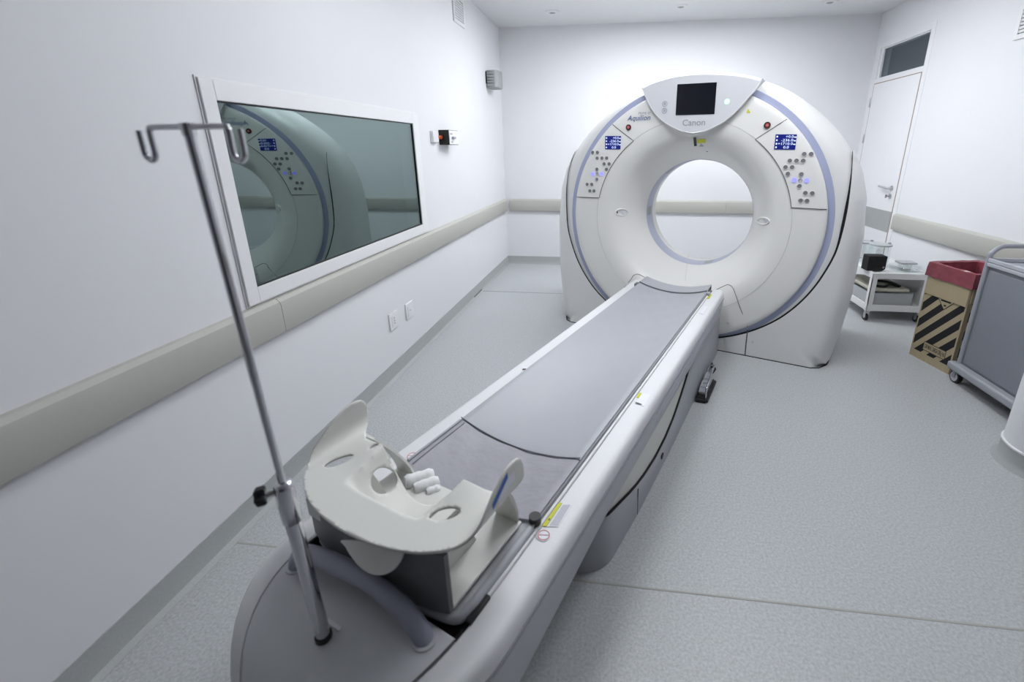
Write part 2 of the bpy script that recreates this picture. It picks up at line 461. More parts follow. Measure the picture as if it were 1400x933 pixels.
# round column at the right edge
colm = MB().lathe_z([(.172, 0), (.168, .006), (.160, .03), (.158, .098), (.163, .102), (.163, .107), (.158, .108), (.158, H)], (3.492, 2.045), 48)
co = struct(obj('column', MB().lathe_z([(.155, .0), (.155, H)], (3.492, 2.045), 48), 'wall', smooth=40), 'white round column at the right edge of the room')
obj('cove_ring', MB().lathe_z([(.182, 0), (.180, .004), (.166, .02), (.160, .04), (.159, .096), (.154, .096), (.154, 0)], (3.492, 2.045), 48), 'cove', co, smooth=50)
obj('cap_strip', MB().lathe_z([(.154, .095), (.162, .095), (.163, .103), (.154, .107)], (3.492, 2.045), 48), 'white', co, smooth=50)

# ------------------------------------------------------------------ ceiling fittings
for i, (x, y) in enumerate(PANELS):
    p = empty('ceiling_light', (x, y, H))
    tag(p, 'square lit ceiling panel over the %s of the room' % ['left middle', 'right middle', 'far left', 'far centre', 'far right'][i], 'ceiling light', 'lit ceiling panels')
    obj('frame', MB().box((-.32, -.32, -.02), (-.295, .32, 0)).box((.295, -.32, -.02), (.32, .32, 0)).box((-.295, -.32, -.02), (.295, -.295, 0)).box((-.295, .295, -.02), (.295, .32, 0)), 'panelframe', p)
    obj('diffuser', MB().box((-.295, -.295, -.012), (.295, .295, -.002)), 'diffuser', p)
for (px, py), w in zip([(755, 16), (931, 8), (1135, 2)], ['nearest the left wall', 'in the middle of the three', 'nearest the door']):
    q = at_z(px, py, H)
    p = empty('ceiling_downlight', (q.x, q.y, H)); tag(p, 'small round grey ceiling fitting ' + w, 'downlight', 'small ceiling fittings')
    obj('ring', MB().lathe_z([(.030, -.002), (.034, -.012), (.066, -.010), (.070, -.001)], n=28), 'panelframe', p, smooth=40)
    obj('lens', MB().lathe_z([(.031, -.011), (.02, -.016), (.004, -.018)], n=24), 'devgrey', p, smooth=40)

# ------------------------------------------------------------------ fittings on the walls
def grille(name, label, x, n, y0, y1, z0, z1, ns):
    g = empty(name, (x, (y0 + y1) / 2, z0)); tag(g, label, 'vent'); o = g.location
    s = n                                                   # +1 faces +x, -1 faces -x
    def bx(a, b, y_0, y_1, z_0, z_1):
        xa, xb = x + s * a, x + s * b
        return MB().box((min(xa, xb), y_0, z_0), (max(xa, xb), y_1, z_1))
    f = MB()
    for (a, b, c, d) in [(y0, y0 + .03, z0, z1), (y1 - .03, y1, z0, z1), (y0 + .03, y1 - .03, z0, z0 + .03), (y0 + .03, y1 - .03, z1 - .03, z1)]:
        q = bx(0, .014, a, b, c, d); f.add(q.v, q.f)
    obj('frame', f, 'white', g, origin=o)
    obj('backing', bx(0, .002, y0 + .03, y1 - .03, z0 + .03, z1 - .03), 'devgrey', g, origin=o)
    m0 = None
    for i in range(ns):
        z = z0 + .035 + (z1 - z0 - .07) * (i + .2) / ns
        q = bx(.003, .011, y0 + .031, y1 - .031, z, z + (z1 - z0 - .07) / ns * .62)
        obj('slat', q, 'white', g, origin=o)
    return g
grille('vent_grille', 'small white vent grille high on the left wall', 0, 1, 4.15, 4.43, 2.495, 2.72, 8)
grille('vent_grille', 'white vent grille high on the right wall at the frame edge', W, -1, 3.42, 3.79, 2.15, 2.45, 10)

sp = empty('wall_speaker', (0, 5.14, 2.10)); tag(sp, 'grey louvred box mounted high on the left wall near the corner', 'speaker')
spm = MB().prism([(0, 5.05), (.10, 5.03), (.135, 5.06), (.14, 5.20), (.11, 5.25), (0, 5.25)], lambda x, y: (x, y, 2.078), lambda x, y: (x, y, 2.250))
obj('housing', spm, 'devgrey', sp, origin=sp.location, bevel=.008)
for i in range(5):
    z = 2.098 + i * .028
    obj('louvre', MB().box((.020, 5.028, z), (.095, 5.042, z + .013)), 'devgrey', sp, origin=sp.location)
obj('side_clip', MB().box((.0, 5.038, 2.12), (.012, 5.048, 2.235)), 'black', sp, origin=sp.location)

ws = empty('wall_switch', (0, 3.62, 1.49)); tag(ws, 'black rotary switch box with white face beside the window', 'switch'); o = ws.location
obj('junction_box', MB().box((0, 3.46, 1.505), (.028, 3.56, 1.59)), 'white', ws, origin=o, bevel=.004)
obj('cable_gland', MB().tube([(.018, 3.56, 1.545), (.018, 3.60, 1.545)], .013, 14).tube([(.018, 3.60, 1.545), (.018, 3.635, 1.545)], .016, 14), 'orange', ws, origin=o, smooth=40)
obj('switch_box', MB().box((0, 3.63, 1.488), (.085, 3.84, 1.602)), 'black', ws, origin=o, bevel=.003)
fp = obj('face_plate', MB().box((.085, 3.634, 1.492), (.089, 3.836, 1.598)), 'sticker', ws, origin=o)
obj('rotary_knob', MB().box((.089, 3.68, 1.535), (.108, 3.735, 1.552)), 'greyink', ws, origin=o, bevel=.003)
obj('printed_mark', MB().box((.089, 3.65, 1.565), (.0898, 3.70, 1.578)), 'greyink', fp, origin=o)
obj('printed_mark', MB().box((.089, 3.66, 1.503), (.0898, 3.70, 1.517)), 'greyink', fp, origin=o)

for (yc, zc, nh, lab) in [(2.591, .379, 3, 'white wall socket plate with three outlets, nearer the couch end'), (2.82, .368, 1, 'white wall socket plate with one round mark, further from the camera')]:
    s = empty('wall_socket', (0, yc, zc - .06)); tag(s, lab, 'socket', 'socket plates on the left wall'); o = s.location
    obj('plate', MB().box((0, yc - .055, zc - .058), (.010, yc + .055, zc + .058)), 'white', s, origin=o, bevel=.003)
    obj('insert', MB().box((.010, yc - .032, zc - .036), (.0125, yc + .032, zc + .036)), 'white', s, origin=o, bevel=.001)
    for i in range(nh):
        z = zc + (0 if nh == 1 else (.018 - .018 * i))
        obj('outlet_hole', MB().tube([(.0115, yc, z), (.0132, yc, z)], .006, 10), 'greyink', s, origin=o)

# ------------------------------------------------------------------ CT gantry
G = gempty('ct_gantry', 0, V0, 0)
tag(G, 'large white ring-shaped scanner gantry with a lavender band', 'scanner')
CZ = .96
RB = .922
_rq = [(90, .985), (67, .996), (58, 1.010), (48, 1.022), (40, 1.038), (33, 1.055), (26.3, 1.072)]
def hw(z):                                                  # half width of the cover at height z
    T = [(0, 1.04), (.2, 1.072), (.5, 1.098), (.9, 1.10), (1.15, 1.075), (1.3, 1.03), (1.45, .955)]
    for (a, b), (c, d) in zip(T[:-1], T[1:]):
        if z <= c: return b + (d - b) * (z - a) / (c - a)
    return .95
def elev(th): return 90 - abs(((th + 90) % 360) - 180)     # elevation, the same on both sides
def Q(th):                                                  # outline radius by angle (degrees, symmetric)
    e = elev(th)
    if e >= 26.3:
        for (a, b), (c, d) in zip(_rq[:-1], _rq[1:]):
            if c <= e <= a: return b + (d - b) * (e - a) / (c - a)
        return .985
    s = sin(radians(e)); c = cos(radians(e))
    if e <= -42.71: return CZ / -s
    lo, hi = .5, 1.6
    for _ in range(40):
        m = (lo + hi) / 2
        if m * c < hw(max(0, CZ + m * s)): lo = m
        else: hi = m
    return lo
TH_ = sorted(set([round(-90 + 2.5 * i, 2) for i in range(144)] + [-42.7, 222.7, -45.8, 225.8, 26.3, 153.7]))
TH_ = [t for t in TH_ if not (-45.7 < t < -42.8) and not (222.8 < t < 225.7)]
def dsc(th):
    e = elev(th)
    if e >= -42.75: return 1
    if e <= -45.75: return 0
    return (e + 45.75) / 3
TS = [0, .15, .3, .45, .58, .66, .72, .78, .84, .89, .93, .96, .98, .993, 1]
FD = [(0, .20), (.008, .145), (.022, .095), (.042, .056), (.066, .026), (.09, .009), (.12, .002), (.17, 0), (9, 0)]
def fdel(x):                                                # depth by distance from the outline
    for (a, b), (c, d) in zip(FD[:-1], FD[1:]):
        if x <= c: return b + (d - b) * (x - a) / (c - a)
    return 0
def shp(th, t, off=0):
    q = Q(th); r = RB + (q - RB) * t; e = elev(th); c = abs(cos(radians(th)))
    k = c if e < 20 else (1 if e > 35 else c + (1 - c) * (e - 20) / 15)
    d = fdel(max(0, q - r) * k) * dsc(th)
    w_ = max(0, min(1, (t - .2) / .7)); r += off * w_
    return (r * cos(radians(th)), d - off, max(CZ + r * sin(radians(th)), .0))
rings = [[shp(th, t) for th in TH_] for t in TS]
rings.append([(x, .86, z) for x, y, z in rings[-1]])
rings.append([(x * .96, .93, CZ + (z - CZ) * .97) for x, y, z in rings[-1]])
rings.append([(.72 * cos(radians(th)), .945, CZ + .72 * sin(radians(th))) for th in TH_])
rings[-2] = [(x, y, max(z, 0)) for x, y, z in rings[-2]]
obj('cover', MB().loft(rings), 'gantry2', G, smooth=38)
def lathe_y(prof, n=144, a0=0, a1=360):
    full = (a1 - a0) >= 360
    k = n if full else n + 1
    rg = [[(r * cos(radians(a0 + (a1 - a0) * j / n)), d, CZ + r * sin(radians(a0 + (a1 - a0) * j / n))) for j in range(k)] for r, d in prof]
    return MB().loft(rg, full)
obj('band', lathe_y([(.925, .004), (.922, -.002), (.886, -.004), (.880, .004)]), 'blue', G, smooth=40)
FP = [(.884, .004), (.884, -.018), (.878, -.028), (.864, -.034), (.83, -.037), (.70, -.034), (.686, -.0335), (.66, -.031), (.62, -.022), (.58, -.004),
      (.545, .026), (.515, .066), (.49, .112), (.468, .165), (.448, .225), (.432, .285), (.420, .335), (.414, .36)]
fprof = [FP[0]] + [tuple(p) for p in smoothpoly([Vector((a, b)) for a, b in FP[1:]], 3, False)]
obj('front_face', lathe_y(fprof), 'gantry', G, smooth=45)
obj('bore_ring', lathe_y([(.414, .36), (.411, .366), (.410, .51)]), 'borering', G, smooth=40)
obj('bore_lining', lathe_y([(.410, .51), (.412, .59), (.43, .66), (.50, .76), (.60, .86), (.72, .945)]), 'gantry', G, smooth=45)
obj('face_seam', lathe_y([(.688, -.0335), (.687, -.0352), (.685, -.0352), (.684, -.0335)]), 'seamlight', G)
for th, dth in ((181, 5), (128, 5), (286, 5), (86, 6)):
    obj('bore_sensor', lathe_y([(.4085, .372), (.4085, .47)], 6, th - dth, th + dth), 'kick' if th != 86 else 'borering', G)
def fd(r):                                                  # depth of the face at radius r
    for (a, b), (c, d) in zip(fprof[1:-1], fprof[2:]):
        if c <= r <= a: return b + (d - b) * (r - a) / (c - a)
    return -.028 if r > .8 else .36
def gface(px, py, off=.0):                                  # pixel onto the face of revolution
    d = -.03
    for _ in range(60):
        p = gp(px, py, d); d = .5 * d + .5 * (fd(hypot(p.x, p.z - CZ)) - off)
    return gp(px, py, d)
def decal(name, pts, m, parent, off=.0015, th=.003, fn=gface, norm=Vector((0, 1, 0)), origin=(0, 0, 0)):
    P = [Vector(fn(*p, off)) for p in pts]
    n = len(P); mb = MB()
    mb.add(P + [p + norm * th for p in P], [tuple(range(n)), tuple(range(2*n-1, n-1, -1))] + [(i, (i+1) % n, (i+1) % n + n, i + n) for i in range(n)])
    return obj(name, mb, m, parent, origin=origin)
# black gaps beside the side covers and the side covers themselves
def rgap(e):
    lo, hi = .8, 1.2                                         # the straight upper part, near u = .96
    for _ in range(40):
        m = (lo + hi) / 2
        if m * cos(radians(e)) < .970 - .163 * (CZ + m * sin(radians(e)) - 1.08) ** 2: lo = m
        else: hi = m
    if e > -4: return lo
    T = [(-4, lo), (-10, .964), (-17, .956), (-27, .950), (-42, .940), (-58, .922), (-72, .908), (-90, .902)]
    for (a, b), (c, d) in zip(T[:-1], T[1:]):
        if c <= e <= a: return b + (d - b) * (e - a) / (c - a)
    return .902
gl_, gr_ = [], []
secs = {'right': [], 'foot': [], 'left': []}
for i in range(0, 468):
    a_ = 26.3 - i * .5                                            # angle, running right - bottom - left
    if a_ < -206.3: break
    th = a_; e = elev(th); sgn = 1 if a_ > -90 else -1
    q = Q(th)
    w = (.008 if sgn > 0 else .0045) * max(.25, min(1, (26 - e) / 18))
    if sgn > 0 and e < 2: w = max(.0055, .008 + .0003 * (e - 2))
    t0 = min(.97, (rgap(e) - RB) / (q - RB)); dt = w / max(.02, q - RB)
    gl_.append(shp(th, t0 - dt, .009)); gr_.append(shp(th, min(1, t0 + dt), .009))
    row = [shp(th, t0 + dt + (1 - t0 - dt) * k / 14, .010) for k in range(15)]
    row = [(row[0][0], row[0][1] + .012, row[0][2])] + row
    if e >= -68.4: secs['right' if sgn > 0 else 'left'].append(row)
    if e <= -67.4: secs['foot'].append(row)
obj('cover_gap', MB().loft([gl_, gr_], False), 'blackgap', G)
for k in ('right', 'left'): obj('side_cover', MB().loft(secs[k], False), 'gantry2', G, smooth=40)
obj('foot_cover', MB().loft(secs['foot'], False), 'gantry2', G, smooth=40)
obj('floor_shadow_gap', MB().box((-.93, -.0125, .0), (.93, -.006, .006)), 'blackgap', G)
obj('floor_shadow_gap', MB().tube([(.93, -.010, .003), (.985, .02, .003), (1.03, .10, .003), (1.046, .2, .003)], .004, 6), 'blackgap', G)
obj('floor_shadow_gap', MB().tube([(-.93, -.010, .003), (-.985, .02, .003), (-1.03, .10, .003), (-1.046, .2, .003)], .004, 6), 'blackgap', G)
def seamline(name, pts, r=.0025, m='seam', fn=gface, sm=5):
    P = [Vector(fn(*p)) + Vector((0, -.001, 0)) for p in pts]
    if sm: P = smoothpoly(P, sm, False)
    obj(name, MB().tube(P, r, 6), m, G)
seamline('notch_seam', [(848, 400), (862, 383), (866, 377), (872, 375), (879, 378), (886, 383)], .0022)
seamline('notch_seam', [(976, 398), (988, 392), (996, 389.5), (1002, 394), (1006, 404), (1012, 421), (1022, 446)], .0022)
seamline('foot_seam', [(1022, 452), (1020, 470), (1018.5, 486)], .004, fn=lambda x, y: gp(x, y, -.011), sm=0)
seamline('panel_seam', [(941.5, 346), (937, 383)], .0012, 'seamlight', sm=0)
for (x, y, fn) in ((995, 442, gface), (1029, 468, lambda a, b: gp(a, b, -.011))):
    p = Vector(fn(x, y))
    s = obj('screw_cover', MB().tube([p + Vector((0, .003, 0)), p + Vector((0, -.004, 0))], .017, 20), 'gantry2', G, smooth=40)
    obj('screw_head', MB().tube([p, p + Vector((0, -.006, 0))], .008, 12), 'seamlight', s)
# head with the screen
HP = [(878.2, 119.5), (884, 135), (896, 155.5), (911, 168.5), (928, 177.5), (937, 181), (948.5, 182.5), (960, 180.5), (973, 174.8), (989.5, 165.8), (1009, 149), (1024.5, 131), (1032, 123), (1041.5, 108)]
HT = [(1041.5, 108), (1028, 104), (1010, 101), (985, 99), (958, 98.8), (930, 101.5), (905, 107.5), (890, 113), (878.2, 119.5)]
dH = -.070
lower = smoothpoly([gp(*p, dH) for p in HP], 4, False)
upper = smoothpoly([gp(*p, dH + .03) for p in HT], 4, False)
top2 = [Vector((p.x, dH, p.z - .018)) for p in upper]
loop = lower + top2[1:-1]
n = len(loop)
nl = len(lower)
front = loop
mid = lower + [Vector((p.x, dH + .03, p.z)) for p in upper[1:-1]]
back = [Vector((p.x * .995, .0, p.z if i >= nl else p.z + .012)) for i, p in enumerate(mid)]
back2 = [Vector((p.x, .20, p.z)) for p in back]
mb = MB().loft([front, mid, back, back2], True)
cdtp = [(p.x, p.z) for p in front]
fc = cdt_surface(cdtp, [], .06, lambda x, y: 0)
mb.add([(x, dH, y) for x, y, z in fc.v], fc.f)
hdp = obj('head_cover', mb, 'head', G, smooth=30)
obj('head_rim', MB().tube([p + Vector((0, .006, 0)) for p in lower], .007, 8), 'gantry2', hdp, smooth=60)
obj('chrome_lip', MB().tube([Vector(gp(x, y, dH - .004)) for x, y in [(933, 179.3), (940, 181.3), (948.5, 182.2), (957, 180.7), (962, 179)]], [.0015, .0045, .006, .0045, .0015], 12), 'steel', hdp, smooth=60)
hf = lambda x, y, off=0: gp(x, y, dH - off)
decal('screen', [(926.2, 115.3), (980, 112.4), (976.7, 156), (923.6, 157.6)], 'screen', hdp, .003, .004, hf)
def disc(name, p, r, m, parent, t=.003, n=18, dish=0):
    p = Vector(p)
    return obj(name, MB().tube([p + Vector((0, .002, 0)), p + Vector((0, -t, 0))], r, n), m, parent, smooth=40)
disc('power_button', gp(994, 139, dH), .016, 'greenlit', hdp)
def ring_(name, p, r, w, m, parent):
    p = Vector(p); P = [p + Vector((r * cos(2*pi*i/24), -.001, r * sin(2*pi*i/24))) for i in range(24)]
    return obj(name, MB().tube(P, w, 5, closed=True), m, parent)
for q in ((909, 142), (908.5, 151.5)):
    ring_('breath_icon', gp(*q, dH), .016, .0022, 'greyink', hdp)
    p = gp(*q, dH); obj('breath_icon', MB().box((p.x - .007, p.y - .001, p.z - .008), (p.x + .007, p.y, p.z + .008)), 'greyink', hdp)
FR = (pi / 2, 0, 0)
p = gp(948.5, 168, dH - .001); text('Canon', .148, 'logogrey', G, p, FR, 'maker_lettering')
p = gface(873.4, 161.5, .002); text('Aquilion', .170, 'logoblue', G, p + Vector((0, -.002, 0)), FR, 'model_lettering', shear=.25)
p = gface(881, 155.0, .002); text('PRIME SP', .088, 'greyink', G, p + Vector((0, -.002, 0)), FR, 'model_lettering', shear=.15)
# control panels
def arc(r, e0, e1, s, n=14):
    return [(s * r * cos(radians(e0 + (e1 - e0) * i / n)), CZ + r * sin(radians(e0 + (e1 - e0) * i / n))) for i in range(n + 1)]
btR = [(463,405),(526,405),(332,466),(393,466),(454,466),(293,525),(353,525),(314,585),(437,589),(420,697),(474,760),(536,762),(431,828),(489,831)]
blR = [(371,643),(485,647)]
btL = [(342,327),(397,327),(395,393),(450,393),(505,393),(476,460),(533,460),(502,524),(392,522),(391,638),(279,698),(332,698),(310,772),(358,773)]
blL = [(342,577),(443,577)]
for s, bt, bl, k, ox, oy, lcd in ((1, btR, blR, 6.667, 1030, 150, [(1060.5,183.8),(1089.6,183.8),(1087,204.8),(1058,204.4)]),
                                (-1, btL, blL, 8.483, 770, 170, [(827.4,186),(849,186),(848,204.4),(827.2,204.2)])):
    inner = arc(.682, 11, 53.2, s); outer = arc(.878, 8.4, 49, s)
    rows = []
    for (a, b), (c, d) in zip(inner, outer):
        row = [(a + (c - a) * k / 10, b + (d - b) * k / 10) for k in range(11)]
        rows.append([(x, fd(hypot(x, z - CZ)) - .003, z) for x, z in row] + [(x, fd(hypot(x, z - CZ)) + .004, z) for x, z in row[::-1]])
    mb = MB().loft(rows, True, True)
    P = obj('control_panel', mb, 'gantry', G, smooth=30)
    pts = [Vector((x, fd(hypot(x, z - CZ)) - .0035, z)) for x, z in [(inner[0][0] + (outer[0][0] - inner[0][0]) * k / 6, inner[0][1] + (outer[0][1] - inner[0][1]) * k / 6) for k in range(6, 0, -1)] + inner + [(inner[-1][0] + (outer[-1][0] - inner[-1][0]) * k / 6, inner[-1][1] + (outer[-1][1] - inner[-1][1]) * k / 6) for k in range(1, 7)]]
    obj('panel_outline', MB().tube(pts, .0024, 6), 'seam', P)
    dp = decal('display', lcd, 'lcd', P, .006, .004)
    L4 = [gface(*q, .0075) for q in lcd]
    wv = (L4[1] - L4[0]); hv = (L4[3] - L4[0]); wd = wv.length; hh = hv.length
    for i, (tx, ww) in enumerate((('+0.0', .36), ('-236.0', .56), ('+1710.0', .70), ('0.0', .26))):
        right = L4[0] + wv * (.86 if i < 3 else .70) + hv * (.15 + .235 * i)
        c = right - wv * (ww / 2)
        text(tx, wd * ww, 'lcdtext', dp, c + Vector((0, -.001, 0)), FR, 'readout', height=hh * .165)
        q = L4[0] + wv * .09 + hv * (.15 + .235 * i)
        obj('readout_symbol', MB().box((q.x - .004, q.y - .001, q.z - .005), (q.x + .004, q.y, q.z + .005)), 'lcdtext', dp)
        if i < 3:
            q = L4[0] + wv * .94 + hv * (.18 + .235 * i)
            obj('readout_unit', MB().box((q.x - .006, q.y - .001, q.z - .003), (q.x + .006, q.y, q.z + .003)), 'lcdtext', dp)
    for x, y in bt:
        p = gface(ox + x / k, oy + y / k, .005)
        b = disc('button', p, .0125, 'button', P)
        ring_('button_collar', p, .0145, .0022, 'gantry2', b)
    for x, y in bl:
        p = gface(ox + x / k, oy + y / k, .005)
        disc('lit_button', p, .014, 'bluelit', P)
    cxy = ((bl[0][0] + bl[1][0]) / 2, (bl[0][1] + bl[1][1]) / 2)
    ring_('centre_button', gface(ox + cxy[0] / k, oy + cxy[1] / k, .005), .010, .0022, 'greyink', P)
for q in ((1048.9, 171.3), (859.2, 174.2)):
    b = disc('stop_button', gface(*q, .002), .0185, 'red', G, .006)
    ring_('button_collar', gface(*q, .004), .0165, .004, 'black', b)
    disc('button_cap', gface(*q, .007), .008, 'pinkdot', b, .003)
decal('warning_sign', [(1022.9, 148.6), (1026, 154.2), (1020.2, 154.5)], 'yellow', G, .002)
decal('warning_sign', [(953, 191), (964.5, 190.2), (964.3, 195.4), (953.3, 196)], 'yellow', G, .006, .012)
decal('warning_sign', [(958.6, 196.2), (962.4, 200.4), (955.6, 200.8)], 'greyink', G, .006, .012)
decal('sensor_slot', [(947.8, 188.2), (951.4, 187.8), (952.4, 199.6), (949, 200.2)], 'black', G, .010, .02)
decal('laser_mark', [(965.6, 206.8), (967.6, 206.8), (967.6, 208), (965.6, 208)], 'greenblue', G, .002)
for q, sx in (((850, 290.5), -1), ((1043.5, 302.5), 1)):
    el = lambda a, b, off: [gface(q[0] + a * cos(2*pi*i/28), q[1] + b * sin(2*pi*i/28), off) for i in range(28)]
    b = obj('oval_intercom', MB().tube(el(8.2, 4.6, .001), .006, 8, closed=True), 'gantry', G, smooth=60)
    obj('oval_recess', MB().add(el(7.8, 4.2, .003), [tuple(range(28))]), 'head', b)
    if sx < 0:
        P = [gface(q[0] + x, q[1] + y, .0045) for x, y in ((-7.6, -2), (-5.4, -2.4), (-5.6, 2.4), (-7.2, 2))]
        obj('intercom_slot', MB().add(P, [(0, 1, 2, 3)]), 'black', b)

# ------------------------------------------------------------------ CT couch
K = gempty('ct_couch', 0, 2.5, 0)
tag(K, 'long white patient couch on a grey pedestal leading to the gantry', 'scanner couch')
KO = (0, 2.5, 0)
def kobj(name, mb, m, p=None, **k): return obj(name, mb, m, p or K, origin=KO, **k)
def nose(u, v, z):
    v2 = .745
    tu = max(0, min(1, (1.08 - v) / (1.08 - v2))); tz = max(0, min(1, (.94 - v) / (.94 - v2)))
    su = max(0, 1 - tu ** 2.1) ** .5; sz = max(0, 1 - tz ** 2.4) ** .45
    return (u * (.25 + .75 * su), v, .27 + (z - .27 - .03 * tu * tu * (u / .33) ** 2) * (.06 + .94 * sz))
def zbot(v): return .315 if v > 1.6 else .315 - .075 * (1.6 - v) / .75
half = [(.252, .468), (.252, .496), (.257, .501), (.308, .502), (.321, .499), (.329, .490), (.3335, .474), (.335, .456), (.3315, .453), (.3315, .448),
        (.335, .445), (.335, .40), (.331, .352), (.318, None), (.27, None)]
def section(v, lo=0, hi=None):
    b = zbot(v)
    R_ = [(u, (b if z is None else z) + (.004 if z is None and u > .3 else 0)) for u, z in half]
    return [(u, z) for u, z in R_]
vsn = [.745, .747, .752, .76, .775, .795, .82, .85, .88, .91, .945, .97, 1.0, 1.03, 1.05, 1.2, 1.6, 2.2, 3.0, 3.66, 3.685]
rg = []
for v in vsn:
    R_ = section(v); s_ = R_ + [(-u, z) for u, z in R_[::-1]]
    e = .97 if v > 3.68 else 1
    rg.append([nose(u * e, v, z) for u, z in s_])
kobj('frame', MB().loft(rg, True, True), 'couch', smooth=42)
for sg in (1, -1):                                          # lower side strips, shade painted in as grey, proud of the frame
    r2 = []
    for v in [.80, .85, .9, .945, .97, 1.0, 1.03, 1.05, 1.3, 1.6, 2.2, 3.0, 3.60]:
        b = zbot(v)
        L_ = [(.3365, .4445), (.3365, .40), (.3325, .352), (.3195, b + .003)]
        r2.append([nose(sg * u, v, z) for u, z in L_])
    kobj('side_strip', MB().loft(r2, False), 'couchside', smooth=40)
    kobj('side_seam', MB().tube([nose(sg * .3345, v, .4505) for v in [.80, .85, .9, .945, .97, 1.0, 1.03, 1.05, 1.2, 1.6, 2.2, 3.0, 3.66]], .0028, 6), 'greyink')
    kobj('side_groove', MB().tube([(sg * .3372, v, z) for v, z in [(2.1, .43), (3.4, .432), (3.5, .425), (3.52, .41), (3.5, .396), (3.4, .392), (2.1, .39)]], .0018, 6), 'greyink')
    kobj('slide_rail', MB().box((sg * .250 - .005, 1.06, .498), (sg * .250 + .005, 3.56, .507)), 'couch', bevel=.002)
    kobj('rail_shadow_gap', MB().box((sg * .2455 - .003, 1.0, .475), (sg * .2455 + .003, 3.66, .4975)), 'blackgap')
kobj('rail_end_stop', MB().box((.243, 1.035, .497), (.257, 1.105, .510)), 'black', bevel=.003)
kobj('rail_knob', MB().tube([(.236, 1.325, .50), (.236, 1.325, .530)], .016, 14), 'black', smooth=40)
# grey rear housing
hr = []
for v in [.746, .75, .758, .77, .785, .80, .82, .845, .87, .90, .93, .96, .985, .998, 1.002]:
    row = []
    for i in range(25):
        u = -.2495 + .499 * i / 24
        z = .503 + .004 * (1 - (u / .25) ** 2) - (.004 if v > 1.0 else 0)
        row.append(nose(u, v, z))
    row += [nose(u, v, .475) for u in (.2495, 0, -.2495)]
    hr.append(row)
HS = kobj('rear_housing', MB().loft(hr, True, True), 'couchgrey', smooth=45)
for sg in (1, -1):
    P = [Vector(nose(sg * .2515, v, .5035)) for v in [.75, .758, .77, .785, .80, .82, .845, .87, .90, .93, .96, .998]]
    kobj('housing_seam', MB().tube(P, .0014, 6), 'greyink' if sg < 0 else 'seam', HS)
kobj('rear_well', MB().box((-.25, 1.003, .470), (.25, 1.06, .476)), 'blackgap')
hz = [(-.203, .953, .494), (-.200, .955, .515), (-.188, .957, .537), (-.160, .960, .552), (-.10, .965, .562), (0, .972, .567), (.08, .973, .562), (.135, .972, .548), (.168, .971, .530), (.186, .970, .512), (.192, .970, .494)]
kobj('grab_handle', MB().tube(smoothpoly(hz, 4, False), .0205, 16), 'handle', smooth=60)
kobj('handle_socket', MB().tube([(.192, .970, .500), (.192, .970, .507)], .026, 20).tube([(-.203, .953, .500), (-.203, .953, .506)], .026, 20), 'couchgrey', HS, smooth=40)
kobj('pole_socket', MB().tube([(.005, .877, .500), (.005, .877, .5085)], .0165, 18), 'black', HS, smooth=40)
decal('housing_sticker', [(449, 845), (467, 858), (464, 863.5), (446, 851)], 'sticker', HS, .0, .001, lambda x, y, o_: cz(x, y, .5075), Vector((0, 0, -1)), KO)
# table top (carbon tray) under the pads
def ztop(u): return .486 + .046 * (u / .245) ** 2
tray = []
for v in (1.03, 1.06, 1.2, 2.0, 3.0, 3.62, 3.665):
    w_ = .225 if v < 1.05 else (.24 if v < 1.1 else .243)
    us = [-w_ + 2 * w_ * i / 20 for i in range(21)]
    tray.append([(u, v, ztop(u) - .014) for u in us] + [(u, v, max(.4765, ztop(u) - .030)) for u in us[::-1]])
kobj('table_top', MB().loft(tray, True, True), 'couchside', smooth=40)
kobj('tray_end', MB().tube(smoothpoly([(-.235, 1.12, .507), (-.232, 1.06, .507), (-.20, 1.028, .500), (0, 1.022, .484), (.20, 1.028, .500), (.232, 1.06, .507), (.235, 1.12, .507), (.237, 1.30, .508)], 5, False), .012, 10), 'skirt', smooth=60)
# pedestal
pl = []
def outline(off):
    c = .135; e = 1.622 - off; w0 = .300 + off; w1 = .318 + off
    pts = [(w1, 3.72), (w1, 2.4), (w0 + .012, 2.0)]
    pts += [(w0 - c + c * cos(a), e + c - c * sin(a)) for a in [pi / 2 * i / 8 for i in range(9)]]
    R_ = pts
    return R_ + [(-u, v) for u, v in R_[::-1]]
lo_ = outline(-.02)
kobj('pedestal_panel', MB().prism(lo_, lambda x, y: (x, y, .0), lambda x, y: (x, y, .316)), 'cream', smooth=40)
def skz(v):
    T = [(1.60, .235), (1.75, .20), (1.93, .148), (2.1, .112), (2.25, .097), (2.4, .107), (2.54, .135), (2.66, .185), (2.757, .236), (2.84, .30), (2.9, .314), (4, .314)]
    for (a, b), (c, d) in zip(T[:-1], T[1:]):
        if v <= c: return b + (d - b) * max(0, v - a) / (c - a)
    return .314
dense = []
O_ = outline(0)
for a, b in zip(O_[:-1], O_[1:]):
    k = max(1, int(hypot(a[0]-b[0], a[1]-b[1]) / .04))
    dense += [(a[0] + (b[0]-a[0]) * i / k, a[1] + (b[1]-a[1]) * i / k) for i in range(k)]
dense.append(O_[-1])
I_ = []
for u, v in dense:
    I_.append((u * (1 - .022 / max(.1, abs(u))) if v > 1.76 else u * .93, v if v > 1.76 else v + .02))
def nrm_in(u, v, d):                                         # move a point of the outline inwards
    cx, cv = 0, max(v, 1.62 + .135)
    dx, dv = cx - u, cv - v
    L_ = hypot(dx, dv) or 1
    return (u + dx / L_ * d, v + dv / L_ * d)
